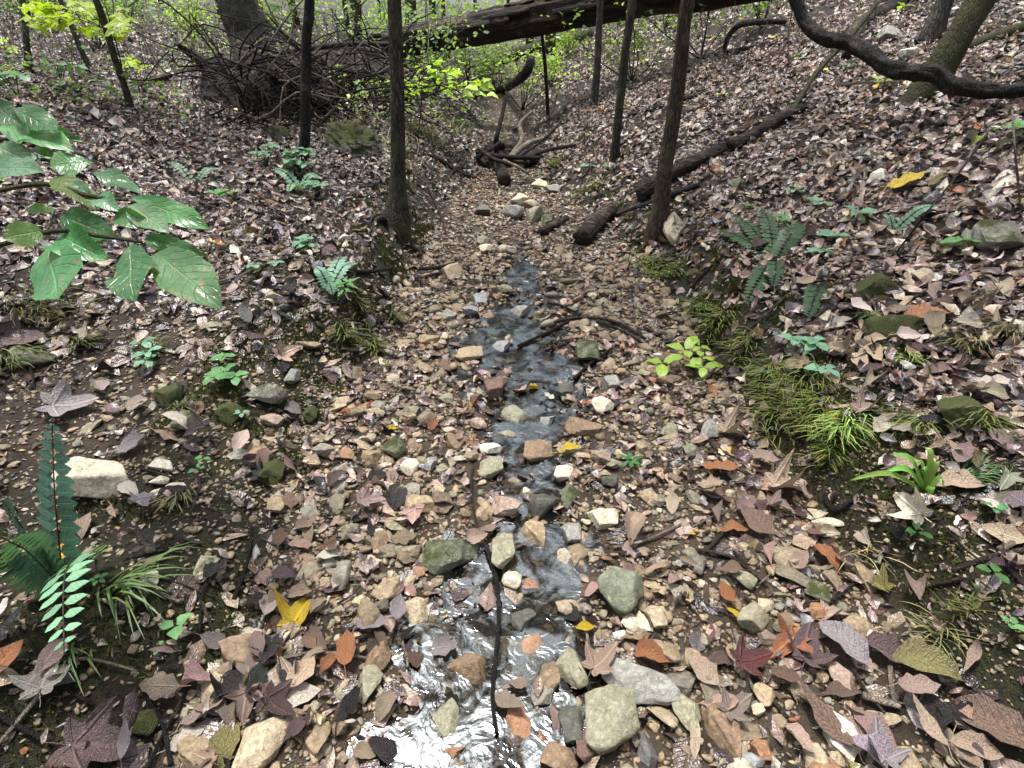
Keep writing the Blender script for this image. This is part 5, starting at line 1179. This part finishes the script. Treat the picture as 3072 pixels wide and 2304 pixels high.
leafy_sapling((128, 108), (105, 5), [(55, 20, 10, 6), (110, 14, 12, 5), (92, 20, 12, 6), (40, 8, 12, 5), (118, 33, 5, 3), (70, 4, 16, 5)], 'maple', 18, 8, (.50, .66, .06), 'yellow green maple leaved branches on the leaning sapling', 3, -.4)
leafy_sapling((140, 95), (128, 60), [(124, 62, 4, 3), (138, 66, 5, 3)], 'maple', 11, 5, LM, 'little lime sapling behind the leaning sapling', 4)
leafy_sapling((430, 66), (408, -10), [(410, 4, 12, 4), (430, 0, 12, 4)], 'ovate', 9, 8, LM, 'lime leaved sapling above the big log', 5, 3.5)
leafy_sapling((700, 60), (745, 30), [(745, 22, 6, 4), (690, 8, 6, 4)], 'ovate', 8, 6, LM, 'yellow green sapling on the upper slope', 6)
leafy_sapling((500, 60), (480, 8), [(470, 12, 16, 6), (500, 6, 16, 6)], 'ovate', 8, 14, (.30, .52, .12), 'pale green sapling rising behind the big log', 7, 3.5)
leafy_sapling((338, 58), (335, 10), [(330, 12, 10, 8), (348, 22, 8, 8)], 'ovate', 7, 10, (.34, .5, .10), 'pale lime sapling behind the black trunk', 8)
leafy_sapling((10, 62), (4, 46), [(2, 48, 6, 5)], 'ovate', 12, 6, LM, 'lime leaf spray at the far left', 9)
# ------------------------------------------------------------------ undergrowth of the wood
SH = np.random.default_rng(31)
PALE = [(.28, .42, .20), (.36, .50, .20), (.24, .38, .22), (.42, .55, .22), (.34, .46, .30)]
def shrub(x, y, hgt, n, label, group, pal=PALE, size=(.05, .10)):
    B = Vector((x, y, h1(x, y))); t = empty('shrub', B); rng = np.random.default_rng(int(abs(x) * 97 + y * 31))
    ends = []
    for k in range(6):
        e = np.array([rng.normal(0, hgt * .35), rng.normal(0, hgt * .3), hgt * rng.uniform(.55, 1.05)]); ends.append(e)
        V, F = tube(smooth_path([np.zeros(3), e * .5 + rng.normal(0, .05, 3), e], 8), np.linspace(.012, .004, 8), 5); ob('stem', mk('stem', V, F, mats=[M['twig']]), t)
    ends = np.array(ends); k = rng.integers(len(ends), size=n); p = ends[k] * rng.uniform(.45, 1.1, (n, 1)) + rng.normal(0, hgt * .13, (n, 3)); p[:, 2] = np.clip(p[:, 2], .05, None)
    tone = 'lime green' if rng.random() < .4 else 'pale green'; pal = [(.42, .58, .14), (.50, .64, .20), (.36, .52, .16)] if tone[0] == 'l' else pal
    ob('foliage', foliage(p, rng.uniform(*size, n), rng, pal), t)
    tag(t, f"{'tall' if hgt > 1.2 else 'waist high' if hgt > .9 else 'low'} {tone} shrub {'beyond the big log' if x > -2 else 'behind the rotten log' if x > -5 else 'past the root stump' if x > -9 else 'on the far litter slope'} {'deep in the wood' if y > 15 else 'at the wood edge'}", 'shrub', group)
k = 0
while k < 44:
    y = SH.uniform(9.5, 20); x = SH.uniform(-1.05, .42) * y
    if x > 1.5 and SH.random() < .7: continue
    if -.62 < x / y < -.38 and y < 13: continue
    shrub(x, y, SH.uniform(.6, 1.5), 320, 'pale green shrub in the undergrowth of the far wood', 'undergrowth shrubs'); k += 1
n = 30000; y = SH.uniform(18, 48, n); x = SH.uniform(-1.1, .5, n) * y; g = H(x, y)
cl = SH.random(n) ** .8; z = g + .1 + cl * (1.2 + .085 * y)
cx = vnoise(x * .35, z * .9 + y * .35, 4) + .5 * vnoise(x * 1.1, z * 1.7 + y, 9); keep = (cx > -.25) & (x < 6 + .1 * y)
p = np.stack([x, y, z], 1)[keep]
o = ob('far_undergrowth', foliage(p, SH.uniform(.10, .24, len(p)), SH, [(.26, .42, .14), (.36, .52, .18), (.20, .34, .14), (.42, .55, .22)]))
tag(o, 'pale green mass of leaves in the wood far beyond the log', None, None, 'stuff')
n = 17000; y = 6.2 + 13.8 * SH.random(n) ** 1.2; x = np.where(SH.random(n) < .75, SH.uniform(-1.05, -.12, n), SH.uniform(-.12, .45, n)) * y
dens = vnoise(x * .5, y * .5, 15); q = (dens > -.1 + .45 * (y < 8)) & (edges(x, y)[0] > .6 * (y < 8.5)); x, y = x[q], y[q]
p = np.stack([x, y, H(x, y) + SH.random(len(x)) ** 1.6 * .45 + .03], 1)
o = ob('ground_herbs', foliage(p, SH.uniform(.04, .09, len(p)), SH, [(.20, .34, .15), (.29, .42, .16), (.25, .40, .26), (.36, .44, .18)]))
tag(o, 'low pale green herbs scattered across the far forest floor', None, None, 'stuff')
# thin dry stems standing in the middle distance
n = 900; Vs, Fs = [], []; parts = []
for k in range(n):
    y = SH.uniform(6.5, 17); x = SH.uniform(-.95, .75) * y; dl, dr = edges(np.array([x]), np.array([y]))
    if max(dl[0], dr[0]) < .1: continue
    if dr[0] > 0 and SH.random() < .45: continue
    b = np.array([x, y, h1(x, y)]); hh = SH.uniform(.2, .9); e = b + np.array([SH.normal(0, .15), SH.normal(0, .12), hh])
    parts.append(tube(smooth_path([b, (b + e) / 2 + SH.normal(0, .03, 3), e], 5), np.linspace(.005, .002, 5) * SH.uniform(.7, 1.4), 4, cap=False))
V, F = cat_(parts); o = ob('dry_stems', mk('dry_stems', V, F, mats=[M['twigpale']])); tag(o, 'countless thin dry stems standing over the far forest floor', None, None, 'stuff')

# ------------------------------------------------------------------ loose litter, gravel and moss
FOOT = np.array(FOOT)
def clear(x, y, k=1.0):
    ok = np.ones(len(x), bool)
    for i in range(0, len(x), 4000):
        d2 = (x[i:i + 4000, None] - FOOT[None, :, 0]) ** 2 + (y[i:i + 4000, None] - FOOT[None, :, 1]) ** 2
        ok[i:i + 4000] = (d2 > (FOOT[None, :, 2] * k) ** 2).all(1)
    return ok
def wedge(n, y0, y1, spread=1.0, marg=1.25, power=1.0):
    """points on the ground, evenly spread over the part of the floor around the view"""
    out = []; tot = 0
    while tot < n:
        y = R.uniform(y0, y1, 20000); x = R.uniform(-1, 1, 20000) * (spread * y1 + marg)
        k = np.abs(x) < spread * y + marg; out.append(np.stack([x[k], y[k]], 1)); tot += k.sum()
    p = np.concatenate(out)[:n]; return p[:, 0], p[:, 1]
DN = ['tan', 'pink', 'brown', 'plum', 'dark', 'cream', 'lilac', 'orange', 'yellow', 'olive']
PAL = np.array([C[k] for k in DN])
WR = np.array([.24, .23, .11, .09, .09, .16, .10, .02, .004, .006]); WL = np.array([.15, .13, .11, .11, .20, .17, .17, .010, .002, .006]); WB = np.array([.29, .20, .19, .10, .13, .07, .05, .035, .004, .006])
def choose(w_, n): return np.searchsorted(np.cumsum(w_ / w_.sum()), R.random(n)).clip(0, len(w_) - 1)
HERO = []
def litter(n, y0, y1, lmin, lmax, coarse, name, label):
    x, y = wedge(n, y0, y1); dL, dR = edges(x, y); out = np.maximum(dL, dR)
    inbed = out < 0
    dens = np.where(inbed, .38 + .30 * sstep(.3, .8, np.abs(x - .1)) + .28 * sstep(1.4, 2.8, y), 1.0)
    dens = np.where(inbed & (np.abs(x - water_c(y)) < water_w(y) * .85) & (y < 3.4), .18 + .30 * sstep(1.4, 2.0, y), dens)
    dens = np.where((dR > -.02) & (dR < .28) & (y < 4), .16 + .25 * (dR / .28), dens)
    shelf = (dL > 0) & (y < 3.0); dens = np.where(shelf, .20 + .38 * sstep(.9, 2.4, dL) + .30 * sstep(2.0, 3.0, y), dens)
    dens = np.where((dL > -.02) & (dL < .3) & (y >= 3.0) & (y < 6), .35, dens)
    dens = dens * (.75 + .35 * vnoise(x * 1.3, y * 1.3, 91))
    k = (R.random(n) < dens) & clear(x, y, .85); x, y, dL, dR, inbed = x[k], y[k], dL[k], dR[k], inbed[k]; n = len(x)
    L = lmin + (lmax - lmin) * R.random(n) ** 2.0; L *= np.where(inbed & (y > 1.0), .80, 1.0); W = L * R.uniform(.26, .72, n)
    ci = np.where(inbed, choose(WB, n), np.where(dR > 0, choose(WR, n), choose(WL, n)))
    c = PAL[ci] * R.uniform(.55, 1.35, (n, 1)) * (1 + R.normal(0, .05, (n, 3)))
    nor = nrm(x, y); z = H(x, y) + R.random(n) * np.where(inbed, .020, .045) + .004
    yaw = R.uniform(0, 6.28, n); tilt = R.normal(0, 1, (n, 3)) * np.where(inbed, .34, .50)[:, None]; tilt[:, 2] = 0
    # the largest ones seen near the camera become things of their own
    dep = y * CP + (CAMH - z) * SP; sx = 512 + FPX * x / dep; sy = 384 - FPX * ((z - CAMH) * CP + y * SP) / dep
    app = L * FPX / dep; vis = (sx > 5) & (sx < 1019) & (sy > 5) & (sy < 763)
    if y0 < 3:
        idx = np.where(vis)[0]; idx = idx[np.argsort(-app[idx])][:235]
        for i in idx: HERO.append((x[i], y[i], z[i], nor[i] + tilt[i] * .6, yaw[i], L[i], DN[ci[i]], c[i], bool(inbed[i]), dR[i] > 0))
        m = np.ones(n, bool); m[idx] = False
        x, y, z, nor, yaw, L, W, c, tilt = x[m], y[m], z[m], nor[m], yaw[m], L[m], W[m], c[m], tilt[m]; n = len(x)
    V, F, luv, nv = leaf_batch(np.stack([x, y, z], 1), nor, yaw, L, W, R.integers(0, 5, n), R.normal(.1, .55, n), R.normal(0, 1.0, n), R.uniform(0, .07, n), tilt, coarse)
    o = ob(name, mk(name, V, F, np.repeat(c, nv, 0), luv, mats=[M['litter']])); tag(o, label, None, None, 'stuff'); return n
n1 = litter(36000, .35, 4.5, .028, .115, False, 'leaf_litter', 'dense mixed brown leaf litter over the near ground')
n2 = litter(76000, 4.5, 9.5, .035, .10, True, 'leaf_litter', 'brown leaf litter covering the middle slopes')
n3 = litter(66000, 9.5, 20, .06, .13, True, 'leaf_litter', 'brown leaf litter covering the farther slopes')
n4 = litter(22000, 20, 46, .12, .26, True, 'leaf_litter', 'grey brown leaf litter of the far wood floor')
DESC = dict(tan='tan', pink='pinkish brown', brown='mid brown', plum='dark plum', dark='black sodden', cream='pale cream', lilac='grey lilac', orange='orange brown', yellow='yellow', olive='olive')
LK = ['smooth oval', 'flat oval', 'deeply folded oval', 'egg shaped', 'upturned egg shaped', 'spoon shaped', 'flat spoon shaped', 'narrow', 'narrow upturned', 'wavy edged', 'wavy upturned', 'lobed', 'upturned lobed', 'drooping lobed', 'tented oval', 'rolled spoon shaped']
for (x, y, z, nn, yaw, L, cn, c, bed, right) in HERO:
    ki = int(R.integers(len(DEAD))); o = ob('fallen_leaf', DEAD[ki]); n_ = Vector(nn).normalized(); e = Vector((math.cos(yaw), math.sin(yaw), 0)); e = (e - n_ * e.dot(n_)).normalized()
    m = frame_rot(e, n_); o.rotation_euler = m.to_euler(); o.scale = (L, L, L); o.location = Vector((x, y, z + .012)) - e * L * .5; o.color = (*c, 1)
    where = 'on the creek bed' if bed else ('on the slope above grassy bank' if right else 'on the gravelly fern shelf')
    tag(o, f'{"large" if L > .105 else "medium"} {LK[ki]} {DESC[cn]} dead leaf {where}', 'leaf', f'{DESC[cn]} dead leaves')

# gravel
GP = np.array([SCOL[k] for k in ('tan', 'beige', 'cream', 'olive', 'grey', 'brown', 'rust', 'pinkish', 'slate', 'white')]); GN = ['tan', 'beige', 'cream', 'olive', 'grey', 'brown', 'rusty', 'pinkish', 'slate grey', 'white']
GW = np.array([.28, .18, .05, .17, .08, .16, .02, .04, .03, .008])
def pebbles(x, y, r, sub, name, label, hero=0, colw=GW, flat=.6):
    n = len(x); Vb, Fb = ico(sub); shapes = np.array([rock_shape(Vb, np.random.default_rng(500 + k), 9, .38, .8, .0) for k in range(12)])
    ci = choose(colw, n); c = GP[ci] * R.uniform(.45, 1.05, (n, 1)); c = c * .72 + .28 * np.array([.30, .235, .155]); z = H(x, y)
    sc = r[:, None] * np.stack([R.uniform(.75, 1.3, n), R.uniform(.65, 1.0, n), R.uniform(.28, .65, n)], 1)
    if hero:
        dep = y * CP + (CAMH - z) * SP; sx = 512 + FPX * x / dep; sy = 384 - FPX * ((z - CAMH) * CP + y * SP) / dep
        idx = np.where((sx > 5) & (sx < 1019) & (sy > 5) & (sy < 763))[0]; idx = idx[np.argsort(-(r / dep)[idx])][:hero]
        dl, dr = edges(x, y)
        for i in idx:
            o = ob('creek_stone', (ROCK + SMOOTH)[int(R.integers(16))], None, (x[i], y[i], z[i] + sc[i, 2] * .5), (R.normal(0, .25), R.normal(0, .25), R.uniform(0, 6.28)), tuple(c[i])); o.scale = tuple(sc[i])
            where = 'in the creek bed gravel' if max(dl[i], dr[i]) < .02 else 'on the dark soil of the bank'
            sz = 'fist sized' if r[i] > .040 else ('egg sized' if r[i] > .034 else 'walnut sized'); fl = 'flat' if sc[i, 2] < .42 * r[i] else 'blocky'; ln_ = 'long' if sc[i, 0] > 1.3 * sc[i, 1] else 'squat'; wet = 'wet, at the water edge' if abs(x[i] - water_c(y[i])) < water_w(y[i]) + .08 and y[i] < 4 else where
            tag(o, f'{sz} {fl} {ln_} {GN[ci[i]]} stone {wet}', 'stone', f'small {GN[ci[i]]} stones')
        m = np.ones(n, bool); m[idx] = False; x, y, z, sc, c = x[m], y[m], z[m], sc[m], c[m]; n = len(x)
    V = shapes[R.integers(12, size=n)] * sc[:, None]
    a = R.uniform(0, 6.28, n); b = R.normal(0, .35, n); ca, sa, cb, sb = np.cos(a)[:, None], np.sin(a)[:, None], np.cos(b)[:, None], np.sin(b)[:, None]
    vx, vy, vz = V[..., 0], V[..., 1], V[..., 2]; vy, vz = cb * vy - sb * vz, sb * vy + cb * vz; vx, vy = ca * vx - sa * vy, sa * vx + ca * vy
    V = np.stack([vx + x[:, None], vy + y[:, None], vz + (z + sc[:, 2] * .35)[:, None]], -1); nv = V.shape[1]
    F = (Fb[None] + (np.arange(n) * nv)[:, None, None]).reshape(-1, 3)
    o = ob(name, mk(name, V.reshape(-1, 3), F, np.repeat(c, nv, 0), smooth=False, mats=[M['pebble']])); tag(o, label, None, None, 'stuff')
def bedpts(n, y0, y1, shelf):
    y = R.uniform(y0, y1, n); xl = np.interp(y, YL, XL); xr = np.interp(y, YR, XR)
    on = (R.random(n) < shelf) & ((y > 1.5) | (R.random(n) < .45)); x = np.where(on, xl - R.random(n) ** 1.4 * 1.6, xl + (xr - xl) * R.random(n)); k = (np.abs(x - water_c(y)) > water_w(y) * .8) | (R.random(n) < .35); return x[k], y[k]
x, y = bedpts(1700, .4, 4.6, .08); k = clear(x, y, 1.0); x, y = x[k], y[k]
pebbles(x, y, .013 + .040 * R.random(len(x)) ** 2, 1, 'gravel', 'angular cobbles of the creek bed', hero=165)
x, y = bedpts(6500, .4, 3.4, .34); k = clear(x, y, .8); x, y = x[k], y[k]
pebbles(x, y, .006 + .014 * R.random(len(x)) ** 1.6, 1, 'gravel', 'tan pebble gravel of the creek bed')
x, y = bedpts(24000, .4, 3.6, .46); k = clear(x, y, .8); x, y = x[k], y[k]
pebbles(x, y, .003 + .007 * R.random(len(x)) ** 1.5, 0, 'gravel', 'fine tan grit of the creek bed and shelf')
x, y = bedpts(6000, 3.0, 8.0, .15); k = clear(x, y, .8); x, y = x[k], y[k]
pebbles(x, y, .007 + .020 * R.random(len(x)) ** 2.2, 0, 'gravel', 'gravel of the upper creek bed')

y = R.uniform(.55, 2.2, 3800); x = np.interp(y, YR, XR) + .02 + R.random(3800) * .6; k = clear(x, y, .8); x, y = x[k], y[k]
pebbles(x, y, .003 + .008 * R.random(len(x)) ** 2, 0, 'gravel', 'scattered grit on the dark mossy bank')
# the matted, half rotted layer under the loose leaves
x, y = wedge(34000, .4, 9.5); dL, dR = edges(x, y); out_ = np.maximum(dL, dR); k = (out_ > .25) & ~((dL > 0) & (y < 2.2) & (dL < 1.2)) | ((out_ <= .25) & (R.random(len(x)) < .3)); x, y = x[k], y[k]; n = len(x)
L = R.uniform(.04, .12, n); ci = choose(np.array([.12, .15, .26, .2, .17, .03, .07, 0, 0, 0]), n)
V, F, luv, nv = leaf_batch(np.stack([x, y, H(x, y) + .003 + .008 * R.random(n)], 1), nrm(x, y), R.uniform(0, 6.28, n), L, L * R.uniform(.3, .7, n), R.integers(0, 5, n), R.normal(0, .12, n), R.normal(0, .2, n), np.zeros(n), R.normal(0, .12, (n, 3)), True)
o = ob('matted_litter', mk('matted_litter', V, F, np.repeat(PAL[ci] * R.uniform(.45, .95, (n, 1)), nv, 0), luv, mats=[M['litter']])); tag(o, 'matted layer of rotting brown leaves under the loose litter', None, None, 'stuff')
# crumbs of leaf, bark and straw between the larger pieces
x, y = wedge(16000, .4, 3.6); dL, dR = edges(x, y); k = (np.maximum(dL, dR) > -.05) | (R.random(len(x)) < .35); x, y = x[k], y[k]; n = len(x)
L = R.uniform(.008, .030, n); ci = choose(WB, n)
V, F, luv, nv = leaf_batch(np.stack([x, y, H(x, y) + .004 + .006 * R.random(n)], 1), nrm(x, y), R.uniform(0, 6.28, n), L, L * R.uniform(.12, .6, n), R.integers(0, 5, n), R.normal(0, .3, n), R.normal(0, .5, n), np.zeros(n), R.normal(0, .25, (n, 3)), True)
o = ob('leaf_crumbs', mk('leaf_crumbs', V, F, np.repeat(PAL[ci] * R.uniform(.6, 1.3, (n, 1)), nv, 0), luv, mats=[M['litter']])); tag(o, 'crumbs of dead leaf and bark scattered over the soil', None, None, 'stuff')
# moss: short upright fuzz on both bank edges
n = 90000; y = .5 + 5.0 * R.random(n) ** 1.5; left = R.random(n) < .45
x = np.where(left, np.interp(y, YL, XL) + .05 - R.random(n) * np.interp(y, [1, 1.8], [1.1, .6]), np.interp(y, YR, XR) - .02 + R.random(n) * np.interp(y, [1, 1.8], [.85, .5]))
k = vnoise(x * 5, y * 5, 61) + .6 * vnoise(x * 13, y * 13, 62) > .05; x, y = x[k], y[k]; n = len(x)
hh = R.uniform(.006, .020, n) * (1 + .25 * y); a = R.uniform(0, 6.28, n); b = np.stack([x, y, H(x, y)], 1); sd = np.stack([np.cos(a), np.sin(a), 0 * a], 1) * (.0022 * (1 + .3 * y))[:, None]
tip = b + np.stack([R.normal(0, .5, n), R.normal(-.2, .5, n), np.ones(n)], 1) * hh[:, None]
V = np.stack([b - sd, b + sd, tip], 1).reshape(-1, 3); F = np.arange(3 * n).reshape(-1, 3)
c = np.array([(.055, .065, .014), (.085, .10, .02), (.035, .045, .012), (.11, .115, .03)])[R.integers(4, size=n)]
o = ob('moss', mk('moss', V, F, np.repeat(c, 3, 0), smooth=False, mats=[M['moss']])); tag(o, 'dark green moss carpet along both creek bank edges', None, None, 'stuff')
# look-alike small things are told apart by the distinct thing they lie closest to
refs = [(o.location.x, o.location.y, o['label']) for o in COL.objects if o.parent is None and 'label' in o and 'kind' not in o and 'group' not in o and o.get('category') in ('stone', 'herb', 'fern', 'log', 'tree', 'grass tuft', 'plant', 'branch') and len(o['label'].split()) <= 9]
seen = {}
for o in COL.objects:
    if o.parent is None and 'group' in o and o.name.split('.')[0] in ('loose_twig', 'creek_stone', 'fallen_leaf'): seen.setdefault(o['label'], []).append(o)
for lab, lst in seen.items():
    if len(lst) < 2: continue
    for o in lst:
        d, x, y, rl_ = min(((q[0] - o.location.x) ** 2 + (q[1] - o.location.y) ** 2, *q) for q in refs)
        short = ' '.join(lab.split(' lying ')[0].split(' in the creek')[0].split(' on the ')[0].split(' wet, ')[0].split())
        new = f'{short} near the {rl_}'
        if d < .8 ** 2 and len(new.split()) <= 16: o['label'] = new
bpy.context.view_layer.update()
